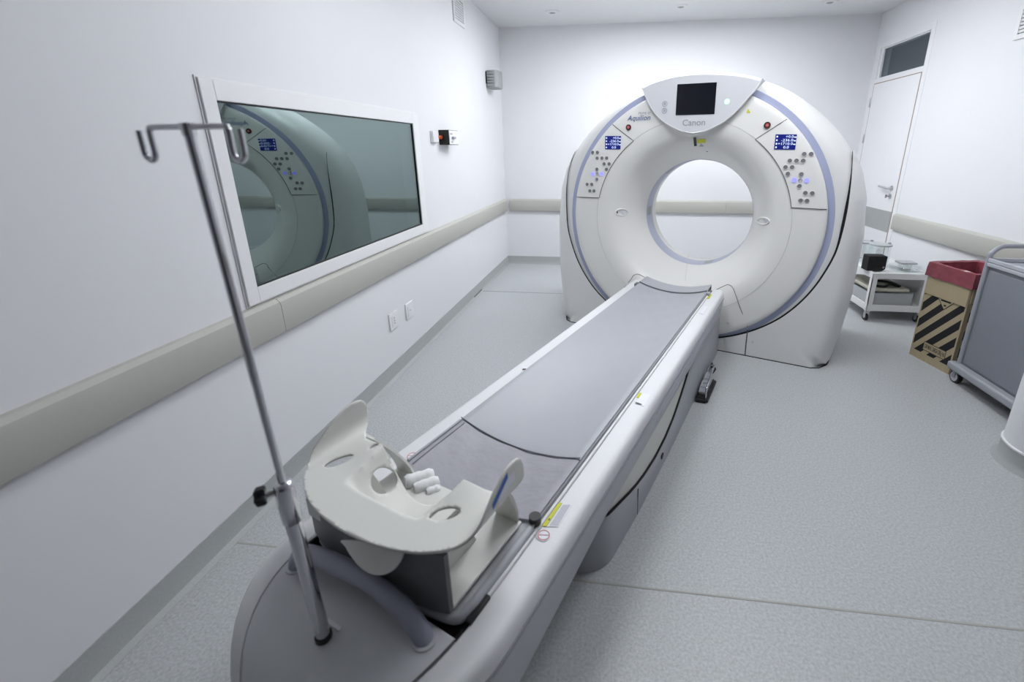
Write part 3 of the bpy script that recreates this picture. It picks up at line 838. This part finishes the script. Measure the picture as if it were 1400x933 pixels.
sk = [[(u, v, 0) for u, v in dense], [(u, v, .012) for u, v in dense], [(*nrm_in(u, v, .002), skz(v) * .6) for u, v in dense],
      [(*nrm_in(u, v, .006), skz(v) - .008) for u, v in dense], [(*nrm_in(u, v, .012), skz(v)) for u, v in dense], [(*nrm_in(u, v, .03), skz(v)) for u, v in dense]]
kobj('pedestal_skirt', MB().loft(sk, False), 'skirt', smooth=50)
kobj('skirt_gap', MB().tube([(*nrm_in(u, v, .016), skz(v) + .003) for u, v in dense], .0055, 6), 'blackgap')
kobj('skirt_joint', MB().tube([(.3115, 1.985, .004), (.310, 1.985, .075), (.309, 1.985, .132)], .002, 6), 'seam')
kobj('skirt_vent', MB().box((.314, 2.30, .058), (.3195, 2.325, .078)), 'black')
# stickers on the frame
kz = lambda x, y, off=0: cz(x, y, .5025 + off)
def kdec(name, pts, m, p=None, off=.0006, th=.0016):
    return decal(name, pts, m, p or K, off, th, kz, Vector((0, 0, -1)), KO)
kdec('yellow_label', [(740.5, 719.5), (747, 719.8), (768.5, 688.2), (762, 687.2)], 'yellow')
lb = kdec('text_label', [(748, 720), (763, 721), (781.5, 692), (769.5, 688.5)], 'sticker')
for k in range(6):
    a = k / 6
    kdec('text_line', [(751 + 2*k, 719.4), (752.2 + 2*k, 719.4), (771 + 1.75*k, 690.5), (770 + 1.75*k, 690.3)], 'greyink', lb, .0011, .0005)
kdec('warning_mark', [(749.2, 711.6), (752.6, 711.4), (751.2, 708.2)], 'black', None, .0011, .0005)
def prohibition(px, py, r, name):
    c = Vector(kz(px, py, .0008)); P = [c + Vector((r * cos(2*pi*i/28), r * sin(2*pi*i/28), 0)) for i in range(28)]
    s_ = kobj(name, MB().add([c + Vector((1.25*r*cos(2*pi*i/28), 1.25*r*sin(2*pi*i/28), 0)) for i in range(28)], [tuple(range(28))]), 'sticker')
    kobj('red_circle', MB().tube([p - Vector((0, 0, .0005)) for p in P], .0016, 5, closed=True), 'redink', s_)
    kobj('red_slash', MB().tube([c + Vector((-.75*r, -.35*r, 0)), c + Vector((.75*r, .35*r, 0))], .0012, 5), 'redink', s_)
prohibition(743.3, 732, .015, 'prohibition_sticker')
prohibition(563.5, 623.5, .015, 'prohibition_sticker')
kdec('yellow_label', [(870, 543.6), (873.4, 544), (877.4, 537.8), (874.5, 536.8)], 'yellow')
lb = kdec('text_label', [(868, 552), (880, 556), (890, 540), (878.5, 537)], 'sticker', None, .0004, .001)
kdec('pinch_symbol', [(868.3, 550), (872, 550.6), (878, 553), (876, 553.8), (870, 552.4)], 'black', lb, .0012, .0006)
kdec('yellow_label', [(966.5, 408.2), (969.4, 408.6), (973.4, 403), (971, 402)], 'yellow')
kdec('text_label', [(956, 428), (961, 430), (969, 419.5), (963.5, 418)], 'sticker')
kdec('text_label', [(712, 508), (720, 507), (723, 502), (716, 502)], 'sticker')
kdec('pinch_symbol', [(713.5, 506.5), (718.5, 506), (719.5, 504.2), (715, 504)], 'black', None, .0012, .0006)
kobj('end_clip', MB().box((.235, 3.50, .503), (.262, 3.54, .524)), 'skirt', bevel=.003)
kobj('end_clip', MB().box((-.262, 3.48, .503), (-.235, 3.53, .526)), 'piping', bevel=.003)
kobj('pad_gap_shade', MB().prism([(3.53, .50), (3.66, .50), (3.66, .528), (3.54, .514)], lambda v, z: (.222, v, z), lambda v, z: (.243, v, z)), 'blackgap')  # black fill painting the shade in the gap under the end pad

# ------------------------------------------------------------------ pads on the couch
def pad(name, v0, v1, off, m, wr, hwid=.2395, th=.012):
    n_u, n_v = 36, max(8, int((v1 - v0) / .03)); top, bot = [], []
    for j in range(n_v + 1):
        v = v0 + (v1 - v0) * j / n_v; r1, r2 = [], []
        for i in range(n_u + 1):
            u = -hwid + 2 * hwid * i / n_u
            e = min(1, (hwid - abs(u)) / .012, (v - v0 + .004) / .012, (v1 - v + .004) / .012); e = max(0, e)
            w_ = wr * (sin(23 * v + 7 * u) * sin(31 * u - 9 * v + 1) + .6 * sin(61 * u + 37 * v)) * max(0, min(1, (hwid - abs(u)) / .04))
            r1.append((u, v, ztop(u) + off - .006 * (1 - e) ** 2 + w_)); r2.append((u, v, ztop(u) + off - th))
        top.append(r1); bot.append(r2)
    mb = MB()
    rows = [t + b[::-1] for t, b in zip(top, bot)]
    mb.loft(rows, True, True)
    o = (0, (v0 + v1) / 2, ztop(0) + off - th)
    r = gempty(name, *o)
    obj('cushion', mb, m, r, origin=o, smooth=50)
    return r, o
p1, o1 = pad('couch_mattress', 1.588, 3.52, .0, 'pad', .0007, th=.0135)
tag(p1, 'long smooth grey mattress pad on the middle of the couch', 'mattress')
us = [-.2395 + .479 * i / 30 for i in range(31)]
obj('piping', MB().tube([(u, 1.588, ztop(u) + .0003) for u in us], .0019, 8), 'piping', p1, origin=o1, smooth=60)
p2, o2 = pad('head_pad', 1.315, 1.583, .0, 'headpad', .0016, th=.0135)
tag(p2, 'wrinkled mauve grey pad between the mattress and the head holder', 'pad')
for sg in (-1,):
    obj('edge_hem', MB().tube([(sg * .232, 1.33 + .245 * i / 14, ztop(.232) + .001) for i in range(15)], .0045, 8), 'pad', p2, origin=o2, smooth=60)
    obj('stitch_line', MB().tube([(sg * .214, 1.33 + .245 * i / 14, ztop(.214) + .0008) for i in range(15)], .0018, 5), 'piping', p2, origin=o2)
p3, o3 = pad('end_pad', 3.526, 3.69, .007, 'pad', .0005, th=.019)
tag(p3, 'short grey pad at the gantry end of the couch', 'pad')
obj('piping', MB().tube([(u, 3.526, ztop(u) + .0035) for u in us], .0022, 8), 'piping', p3, origin=o3, smooth=60)

# ------------------------------------------------------------------ head holder
HO = (-.01, 1.15, .512)
Hh = gempty('head_holder', *HO)
tag(Hh, 'cream plastic head holder with raised side wings on the near couch end', 'head holder')
def hobj(name, mb, m, p=None, **k): return obj(name, mb, m, p or Hh, origin=HO, **k)
UC = -.016
def sstep(a, b, x):
    t = max(0, min(1, (x - a) / (b - a))); return t * t * (3 - 2 * t)
Q0, RC, PM = .232, .035, radians(94)
def zpl(q, v):                                              # height of the flat middle of the shell
    z = .688
    tw = .122 + .015 * sstep(1.07, 1.2, v)
    if q < tw:
        z -= (.100 * (1 - (q / tw) ** 2) ** .8) * sstep(1.058, 1.085, v)
    return z + .013 * math.exp(-((q - .150) / .06) ** 2) * sstep(1.08, 1.20, v)
def shell3(x, v, off=0):                                    # unrolled coordinate across the shell to a place
    sg = 1 if x >= 0 else -1; q = abs(x)
    l = max(0, q - Q0); ph = min(l / RC, PM); ex = max(0, l - RC * PM)
    uu = min(q, Q0) + RC * sin(ph) + ex * cos(PM) + off * sin(ph)
    zz = zpl(min(q, Q0), v) + RC * (1 - cos(ph)) + ex * sin(PM) - off * cos(ph)
    return Vector((UC + sg * uu, v, zz))
right = [(0, .966), (.06, .969), (.12, .979), (.18, .999), (.225, 1.027), (.257, 1.060), (.290, 1.103), (.322, 1.148), (.341, 1.188), (.343, 1.222), (.332, 1.245), (.30, 1.254),
         (.266, 1.246), (.242, 1.222), (.214, 1.200), (.17, 1.193), (.13, 1.193), (.09, 1.188), (.04, 1.176), (0, 1.172)]
outer = list(right) + [(-a, b) for a, b in right[-2:0:-1]]
outer = [(p.x, p.y) for p in smoothpoly([Vector(p) for p in outer], 4)]
def ell(cx, cy, a, b, rot=0, n=26, pw=1):
    out = []
    for i in range(n):
        t = 2 * pi * i / n; x, y = a * cos(t), b * sin(t)
        out.append((cx + x * cos(rot) - y * sin(rot), cy + x * sin(rot) + y * cos(rot)))
    return out
holes = [ell(-.094, 1.150, .022, .036), ell(.163, 1.100, .034, .017, .67), ell(-.200, 1.105, .017, .034, -.5), ell(-.158, 1.180, .008, .013, -.4)]
pm = cdt_surface(outer, holes, .0075, lambda x, y: 0)
pm.v = [tuple(shell3(x, y)) for x, y, z in pm.v]
po = hobj('tray_shell', pm, 'holder', smooth=60, recalc=False)
so = po.modifiers.new('thick', 'SOLIDIFY'); so.thickness = .006; so.offset = -1
# near end panel, dark
pv = lambda u: .992 + .034 * ((u - UC) / .226) ** 2
us = [UC - .226 + .452 * i / 24 for i in range(25)]
mb = MB()
rows = []
for z in (.5165, .56, .60, .64, .672):
    rows.append([(u, pv(u), z) for u in us] + [(u, pv(u) + .012, z) for u in us[::-1]])
mb.loft(rows, True, True)
hobj('end_panel', mb, 'holderdark', smooth=40)
# pale tongue hanging below the near rim in front of the end panel
def on_tongue(px, py, off=0):
    nn = (Vector((1, 0, 0)).cross(Vector((0, -.040, -.080)))).normalized(); p0 = Vector((0, .988 + off, .668))
    r_ = ray(px, py); rr = Vector((r_.dot(GX), r_.dot(GY), r_.z)); c_ = uvz(CAM)
    return c_ + rr * (nn.dot(p0 - c_) / nn.dot(rr))
tp = smoothpoly([on_tongue(*p) for p in [(467, 739), (472, 748), (479, 760), (490, 774), (503, 783.5), (518, 787), (533, 783), (544, 771), (549.5, 758), (550, 751), (543, 748), (505, 742)]], 4)
k_ = len(tp)
hobj('tongue', MB().add(tp + [p + Vector((0, .006, -.003)) for p in tp], [tuple(range(k_)), tuple(range(2*k_-1, k_-1, -1))] + [(i, (i+1) % k_, (i+1) % k_ + k_, i + k_) for i in range(k_)]), 'holder', smooth=40)
hobj('base_plate', MB().prism([(p.x, p.y) for p in smoothpoly([Vector((UC - .225, 1.03)), Vector((UC, 1.005)), Vector((UC + .225, 1.03)), Vector((UC + .226, 1.30)), Vector((UC - .226, 1.30))], 1)], lambda x, y: (x, y, .514), lambda x, y: (x, y, .522)), 'holder', bevel=.002)
for sg in (1, -1):
    rows = []
    for i in range(9):
        t = i / 8; e = t ** 1.6
        v = 1.298 - .074 * e; z = .518 + .160 * t
        a, b = .150 + .06 * e, .220 + .030 * e
        rows.append([(UC + sg * a, v, z), (UC + sg * b, v + .004 * t, z), (UC + sg * b, v - .007, z), (UC + sg * a, v - .007, z)])
    hobj('rear_post', MB().loft(rows, True, True), 'holder', smooth=50)
    hobj('inner_wall', MB().loft([[(UC + sg * .150, 1.03, .518), (UC + sg * .150, 1.20, .518), (UC + sg * .158, 1.20, .518), (UC + sg * .158, 1.03, .518)],
             [(UC + sg * .150, 1.03, .655), (UC + sg * .150, 1.15, .655), (UC + sg * .158, 1.15, .655), (UC + sg * .158, 1.03, .655)]], True, True), 'holder')
# label on the outside of the right wing
def strip(v0, v1, h0, h1, n=6):
    return MB().loft([[shell3(h0(v) + (h1(v) - h0(v)) * j / 3, v, .0072) for j in range(4)] for v in [v0 + (v1 - v0) * i / n for i in range(n + 1)]], False)
edge = lambda v: .290 + (.341 - .290) * (v - 1.103) / .085
hobj('blue_label', strip(1.130, 1.190, lambda v: edge(v) - .021, lambda v: edge(v) - .006), 'greenblue')
hobj('white_label', strip(1.150, 1.215, lambda v: edge(min(v, 1.19)) - .044, lambda v: edge(min(v, 1.19)) - .021), 'sticker')
hobj('tray_screw', MB().tube([(UC + .197, 1.181, .678), (UC + .197, 1.176, .684)], .005, 8), 'brown')
hobj('rear_label', MB().box((UC - .20, 1.008, .60), (UC - .15, 1.012, .65)), 'couchgrey')
# rolled white cloth tucked beside the holder
R0 = cz(583, 664, .53)
cl = gempty('cloth_roll', R0.x, R0.y, ztop(R0.x) + .006)
tag(cl, 'white rolled cloth lying on the pad beside the head holder', 'cloth')
for i, (a, b, r) in enumerate([((-.062, -.022, .030), (-.020, .048, .022), .022), ((-.024, -.024, .022), (.012, .036, .020), .020), ((.014, -.014, .018), (.034, .018, .017), .015)]):
    P = [Vector(a).lerp(Vector(b), t / 8) for t in range(9)]
    rs = [r * (.82 if t in (0, 8) else 1 + .06 * sin(2.1 * t + i)) for t in range(9)]
    obj('fold', MB().tube(P, rs, 14), 'cloth', cl, smooth=60)

# ------------------------------------------------------------------ infusion pole
PO = (.005, .877, .505)
IV = gempty('infusion_pole', *PO)
tag(IV, 'slim chrome infusion pole with two hooks standing on the couch end', 'pole')
lean = Vector((-.020, -.016, 0))
def ax(z): return Vector((.005, .877, z)) + lean * ((z - .505) / 1.0)
def iobj(name, mb, m, p=None, **k): return obj(name, mb, m, p or IV, origin=PO, **k)
iobj('lower_tube', MB().tube([ax(.506), ax(.87)], .0135, 18), 'chrome', smooth=60)
iobj('collar', MB().tube([ax(.80), ax(.803), ax(.877), ax(.884), ax(.888)], [.0145, .0165, .0165, .0155, .009], 18), 'chrome', smooth=50)
cc = ax(.872); out_ = Vector((-.55, -.83, 0)).normalized()
kn = iobj('clamp_screw', MB().tube([cc, cc + out_ * .028], .006, 10), 'steel', smooth=50)
kc = cc + out_ * .028
side = Vector((-out_.y, out_.x, 0)); kb = MB()
ringk = [(.014 + .004 * cos(5 * 2*pi*i/40)) for i in range(40)]
kb.loft([[kc + out_ * o_ + (side * cos(2*pi*i/40) + Vector((0, 0, 1)) * sin(2*pi*i/40)) * ringk[i] * sc for i in range(40)] for o_, sc in ((0, .85), (.003, 1), (.014, 1), (.017, .8))], True, True)
iobj('star_knob', kb, 'black', smooth=40)
iobj('upper_tube', MB().tube([ax(.87), ax(1.484)], .0066, 16), 'chrome', smooth=60)
tb = ax(1.486); bd = Vector((.947, .32, 0)); bl_ = .064
hook = []
for sg in (1, -1):
    hook_pts = [(0, 0), (bl_ - .008, 0), (bl_ - .002, -.002), (bl_, -.008), (bl_, -.034), (bl_ + .003, -.042), (bl_ + .009, -.045), (bl_ + .015, -.042), (bl_ + .018, -.034), (bl_ + .018, -.004)]
    P = smoothpoly([tb + bd * (sg * a) + Vector((0, 0, b)) for a, b in hook_pts], 4, False)
    hook.append(iobj('hook', MB().tube(P, .0042, 12), 'chrome', smooth=60))
iobj('hook_boss', MB().tube([tb + Vector((0, 0, -.012)), tb + Vector((0, 0, .005))], .0085, 14), 'chrome', smooth=50)

# ------------------------------------------------------------------ foot switch by the pedestal
FO = (.375, 3.12, 0)
FS = gempty('foot_switch', *FO); tag(FS, 'dark grey double foot switch with wire guard on the floor by the pedestal', 'foot switch')
def fobj(name, mb, m, p=None, **k): return obj(name, mb, m, p or FS, origin=FO, **k)
fobj('base', MB().prism([(.324, 2.99), (.380, 2.99), (.385, 3.0), (.385, 3.26), (.324, 3.26)], lambda x, y: (x, y, 0), lambda x, y: (x, y, .03)), 'black', bevel=.006)
fobj('rim', MB().tube([(.385, 2.99, .012), (.324, 2.986, .012)], .012, 8).tube([(.388, 2.99, .012), (.388, 3.26, .012)], .010, 8), 'black', smooth=50)
for v in (3.03, 3.145):
    pd = fobj('pedal', MB().prism([(v, .03), (v + .10, .03), (v + .10, .075), (v + .02, .060), (v, .045)], lambda y, z: (.330, y, z), lambda y, z: (.376, y, z)), 'skirt', bevel=.004)
    fobj('pedal_mark', MB().tube([(.338, v + .03, .064), (.366, v + .035, .066), (.366, v + .075, .073), (.338, v + .07, .072)], .004, 6, closed=True), 'hub', pd)
fobj('guard_wire', MB().tube(smoothpoly([(.380, 3.0, .03), (.380, 3.0, .09), (.380, 3.10, .115), (.376, 3.2, .12), (.372, 3.27, .12), (.338, 3.27, .10), (.330, 3.26, .03)], 4, False), .005, 8), 'chrome', smooth=60)
fobj('cable', MB().tube(smoothpoly([(.338, 3.26, .02), (.37, 3.34, .06), (.34, 3.385, .05), (.325, 3.5, .02)], 4, False), .007, 8), 'black', smooth=60)

# ------------------------------------------------------------------ waste carton with its bag
bl0 = Vector((3.612, 3.300, 0)); e1 = Vector((.062, -.30, 0)).normalized()
cr_ = atan2(e1.y, e1.x)
BX = empty('waste_carton', bl0, cr_); tag(BX, 'tall striped cardboard waste carton lined with a red bag', 'box')
bw, bd_, bh, t_ = .322, .345, .688, .006
for nm, a, b in (('front_panel', (0, 0, 0), (bw, t_, bh)), ('back_panel', (0, bd_ - t_, 0), (bw, bd_, bh)), ('side_panel', (0, t_, 0), (t_, bd_ - t_, bh)), ('side_panel', (bw - t_, t_, 0), (bw, bd_ - t_, bh)), ('bottom_panel', (t_, t_, 0), (bw - t_, bd_ - t_, t_))):
    obj(nm, MB().box(a, b), 'carton', BX)
obj('front_flap', MB().box((.003, -.006, .475), (bw - .003, -.001, bh - .004)), 'kraft', BX, bevel=.002)
obj('side_flap', MB().box((bw + .001, .01, .50), (bw + .006, bd_ - .01, bh - .004)), 'kraft', BX, bevel=.002)
lbp = obj('capacity_label', MB().box((.098, -.0012, .082), (.268, .0, .142)), 'kraft', BX)
obj('label_border', MB().box((.096, -.0018, .140), (.270, -.0008, .144)).box((.096, -.0018, .080), (.270, -.0008, .084)).box((.096, -.0018, .080), (.099, -.0008, .144)).box((.267, -.0018, .080), (.270, -.0008, .144)), 'black', lbp)
text('CAP MAX. CARGA 25Kg Vol', .158, 'black', lbp, (.183, -.0013, .112), (pi / 2, 0, 0), 'lettering', height=.042, bold=.012)
dm = obj('warning_diamond', MB().add([(.115, -.0012, .478), (.235, -.0012, .478), (.175, -.0012, .412)], [(0, 1, 2)]), 'kraft', BX)
obj('diamond_border', MB().tube([(.113, -.0016, .478), (.175, -.0016, .409), (.237, -.0016, .478)], .0022, 5), 'black', dm)
obj('diamond_band', MB().box((.140, -.002, .462), (.212, -.001, .472)).box((.168, -.002, .432), (.184, -.001, .443)), 'black', dm)
BG = empty('waste_bag', bl0 + Vector((0, 0, .012)), cr_); tag(BG, 'shiny red plastic bag folded over the rim of the carton', 'bag')
def rect(a, b, z, jit=0, n=9):
    P = []
    for (x0, y0), (x1, y1) in (((a, a), (bw - a, a)), ((bw - a, a), (bw - a, bd_ - a)), ((bw - a, bd_ - a), (a, bd_ - a)), ((a, bd_ - a), (a, a))):
        for i in range(n):
            P.append((x0 + (x1 - x0) * i / n + random.uniform(-jit, jit) * .6, y0 + (y1 - y0) * i / n + random.uniform(-jit, jit) * .6, z + random.uniform(-jit, jit)))
    return P
zt_ = bh - .012
obj('film', MB().loft([rect(-.016, 0, zt_ - .088, .004), rect(-.014, 0, zt_ - .075, .002), rect(-.012, 0, zt_ - .03, .002), rect(-.009, 0, zt_ + .008, .001), rect(-.001, 0, zt_ + .014, .002), rect(.012, 0, zt_ + .006, .002),
                      rect(.016, 0, zt_ - .12, .003), rect(.03, 0, zt_ - .35, .004), rect(.06, 0, .01, .002)], True, False), 'bag', BG, smooth=30)
obj('film_bottom', MB().add([(.06, .06, .005), (bw - .06, .06, .005), (bw - .06, bd_ - .06, .005), (.06, bd_ - .06, .005)], [(0, 1, 2, 3)]), 'bag', BG)

# ------------------------------------------------------------------ white trolley and what stands on it
TX0, TX1, TY0, TY1 = 3.612, 4.062, 3.955, 4.555
TR = empty('low_trolley', ((TX0 + TX1) / 2, (TY0 + TY1) / 2, 0)); tag(TR, 'low white metal trolley on castors beside the gantry', 'trolley'); o = TR.location
def tobj(name, mb, m, p=None, **k): return obj(name, mb, m, p or TR, origin=o, **k)
for nm, z0, z1 in (('top_shelf', .386, .438), ('lower_shelf', .096, .152)):
    mb = MB().box((TX0, TY0, z0 + .012), (TX1, TY1, z1 - .012))
    tobj(nm, MB().box((TX0 + .01, TY0 + .01, z1 - .016), (TX1 - .01, TY1 - .01, z1 - .008)), 'trolley')
    for (a, b, c, d) in ((TX0, TX1, TY0, TY0 + .014), (TX0, TX1, TY1 - .014, TY1), (TX0, TX0 + .014, TY0 + .014, TY1 - .014), (TX1 - .014, TX1, TY0 + .014, TY1 - .014)):
        tobj('shelf_rim', MB().box((a, c, z0), (b, d, z1)), 'trolley', bevel=.003)
for x in (TX0 + .001, TX1 - .039):
    for y in (TY0 + .001, TY1 - .039):
        s1 = 1 if x < 3.8 else 0; s2 = 1 if y < 4.2 else 0
        mb = MB().box((x - .002, y if s2 else y + .034, .095), (x + .04, (y + .006) if s2 else y + .04, .436)).box((x - .002 if s1 else x + .034, y, .095), (x + .004 if s1 else x + .04, y + .04, .436))
        tobj('leg', mb, 'trolley')
        cx, cy = x + .02, y + .02
        wh = tobj('castor', MB().tube([(cx - .010, cy + .012, .03), (cx + .010, cy + .012, .03)], .03, 18), 'rubber', smooth=40)
        tobj('castor_fork', MB().box((cx - .016, cy - .01, .03), (cx - .012, cy + .022, .085)).box((cx + .012, cy - .01, .03), (cx + .016, cy + .022, .085)).box((cx - .016, cy - .014, .078), (cx + .016, cy + .022, .10)), 'steel', wh)
        tobj('castor_hub', MB().tube([(cx - .013, cy + .012, .03), (cx + .013, cy + .012, .03)], .010, 12), 'hub', wh)
tobj('back_sheet', MB().box((TX1 - .012, TY0 + .04, .15), (TX1 - .008, TY1 - .04, .392)), 'trolley')
c0 = Vector((3.66, 4.07, .4385))
bb = empty('black_case', c0); tag(bb, 'black case with a small round stud on the trolley top', 'case')
obj('body', MB().prism([(-.075, 0), (.050, 0), (.072, .02), (.072, .130), (-.075, .130)], lambda x, z: (x, -.05, z), lambda x, z: (x, .05, z)), 'blackgap', bb, bevel=.004)
obj('stud', MB().tube([(.05, -.051, .035), (.05, -.057, .035)], .009, 12), 'chrome', bb, smooth=40)
def jar(name, label, x, y, r, h, lid):
    j = empty(name, (x, y, .4305)); tag(j, label, 'container')
    obj('wall', MB().lathe_z([(r, .0), (r, h), (r - .006, h), (r - .006, .008), (.001, .008)], n=32, cap=True), 'clear', j, smooth=40)
    l = obj('lid', MB().lathe_z([(r * 1.03, h), (r * 1.03, h + .012), (r * .9, h + .016), (.001, h + .016)], n=32), 'acrylicgrey' if lid else 'clear', j, smooth=40)
    if lid: obj('knob', MB().tube([(r * .7, -.02, h + .016), (r * .7, -.02, h + .03)], .012, 12), 'kick', l, smooth=40)
    return j
jar('phantom_jar', 'tall clear cylinder with a grey lid behind the black case', 3.775, 4.24, .085, .190, True)
jar('phantom_jar', 'clear cylinder with a grey lid half hidden by the gantry edge', 3.73, 4.44, .085, .175, True)
j = empty('phantom_dish', (3.925, 4.09, .4305)); tag(j, 'flat clear dish with a wavy rim on the trolley top', 'dish')
obj('dish', MB().lathe_z([(.02, .0), (.100, .0), (.113, .035), (.115, .040), (.106, .040), (.094, .012), (.02, .010)], n=36), 'clear', j, smooth=50)
obj('rim', MB().lathe_z([(.110, .036), (.123, .044), (.120, .050), (.108, .043)], n=36, cap=False), 'clear', j, smooth=50)
j = empty('phantom_jar', (3.925, 4.09, .4415)); tag(j, 'small clear cup with a grey square lid standing in the flat dish', 'container')
obj('wall', MB().lathe_z([(.05, .0), (.055, .055), (.05, .055), (.045, .006), (.001, .006)], n=28), 'clear', j, smooth=40)
obj('lid', MB().box((-.065, -.05, .055), (.065, .05, .072)), 'acrylicgrey', j, bevel=.004)
tag(obj('beige_board', MB().box((3.64, 4.0, .262), (3.95, 4.48, .288)), 'beige', bevel=.004), 'beige slab lying over the plastic bin in the trolley', 'board')
tag(obj('dark_cable', MB().tube(smoothpoly([(3.70, 4.06, .299), (3.76, 4.03, .299), (3.84, 4.10, .301), (3.90, 4.06, .299), (3.86, 4.2, .299), (3.74, 4.2, .302), (3.70, 4.12, .299)], 5), .010, 8, closed=True), 'black', smooth=50), 'coiled dark cable on the beige slab inside the trolley', 'cable')
j = empty('plastic_bin', (3.85, 4.2, .1445)); tag(j, 'translucent grey plastic bin on the lower trolley shelf', 'bin')
mb = MB().box((-.22, -.21, 0), (.13, .25, .006))
obj('base', mb, 'acrylicgrey', j)
for a, b in (((-.22, -.21, .006), (.13, -.205, .105)), ((-.22, .245, .006), (.13, .25, .105)), ((-.22, -.205, .006), (-.215, .245, .105)), ((.125, -.205, .006), (.13, .245, .105))):
    obj('side', MB().box(a, b), 'acrylicgrey', j)
obj('rim', MB().box((-.226, -.216, .105), (.136, -.20, .117)).box((-.226, .24, .105), (.136, .256, .117)).box((-.226, -.2, .105), (-.21, .24, .117)).box((.12, -.2, .105), (.136, .24, .117)), 'clear', j)

# ------------------------------------------------------------------ grey cart by the column
CX0, CX1, CY0, CY1 = 3.605, 4.03, 2.30, 2.925
CT = empty('grey_cart', ((CX0 + CX1) / 2, (CY0 + CY1) / 2, 0)); tag(CT, 'blue grey closed utility cart with a tubular handle by the right wall', 'cart'); o = CT.location
def cobj(name, mb, m, p=None, **k): return obj(name, mb, m, p or CT, origin=o, **k)
cobj('base_tray', MB().box((CX0, CY0, .085), (CX1, CY1, .135)), 'cartframe', bevel=.012)
cobj('body', MB().box((CX0 + .05, CY0 + .02, .135), (CX1 - .02, CY1 - .045, .775)), 'cartgrey')
cobj('front_panel', MB().box((CX0 + .043, CY0 + .04, .150), (CX0 + .050, CY1 - .072, .755)), 'cartgrey', bevel=.002)
cobj('top_tray', MB().box((CX0 + .035, CY0 + .01, .775), (CX1 - .01, CY1 - .035, .80)), 'carttop', bevel=.006)
for (a, b, c, d) in ((CX0 + .035, CX0 + .048, CY0 + .01, CY1 - .035), (CX1 - .023, CX1 - .01, CY0 + .01, CY1 - .035), (CX0 + .048, CX1 - .023, CY1 - .05, CY1 - .037)):
    cobj('top_lip', MB().box((a, c, .80), (b, d, .826)), 'carttop', bevel=.005)
hp = [(CX0 + .045, CY1 - .040, .13), (CX0 + .045, CY1 - .040, .45), (CX0 + .045, CY1 - .040, .815), (CX0 + .052, CY1 - .040, .856), (CX0 + .085, CY1 - .040, .888), (CX0 + .13, CY1 - .040, .898), (CX1 - .10, CY1 - .040, .898), (CX1 - .055, CY1 - .040, .888), (CX1 - .03, CY1 - .040, .856), (CX1 - .022, CY1 - .040, .815), (CX1 - .022, CY1 - .040, .13)]
cobj('push_handle', MB().tube(smoothpoly(hp, 4, False), .0135, 14), 'cartframe', smooth=60)
cobj('corner_post', MB().box((CX0 + .036, CY0 + .012, .13), (CX0 + .062, CY0 + .035, .78)), 'cartframe', bevel=.005)
for x in (CX0 + .045, CX1 - .05):
    for y in (CY1 - .045, CY0 + .06):
        w_ = cobj('wheel', MB().tube([(x - .013, y, .04), (x + .013, y, .04)], .04, 24), 'rubber', smooth=40)
        cobj('wheel_disc', MB().tube([(x - .0155, y, .04), (x + .0155, y, .04)], .030, 24), 'hub', w_, smooth=40)
        cobj('wheel_fork', MB().box((x - .022, y - .012, .035), (x - .018, y + .012, .08)).box((x + .018, y - .012, .035), (x + .022, y + .012, .08)).box((x - .022, y - .02, .076), (x + .022, y + .02, .088)), 'cartframe', w_)
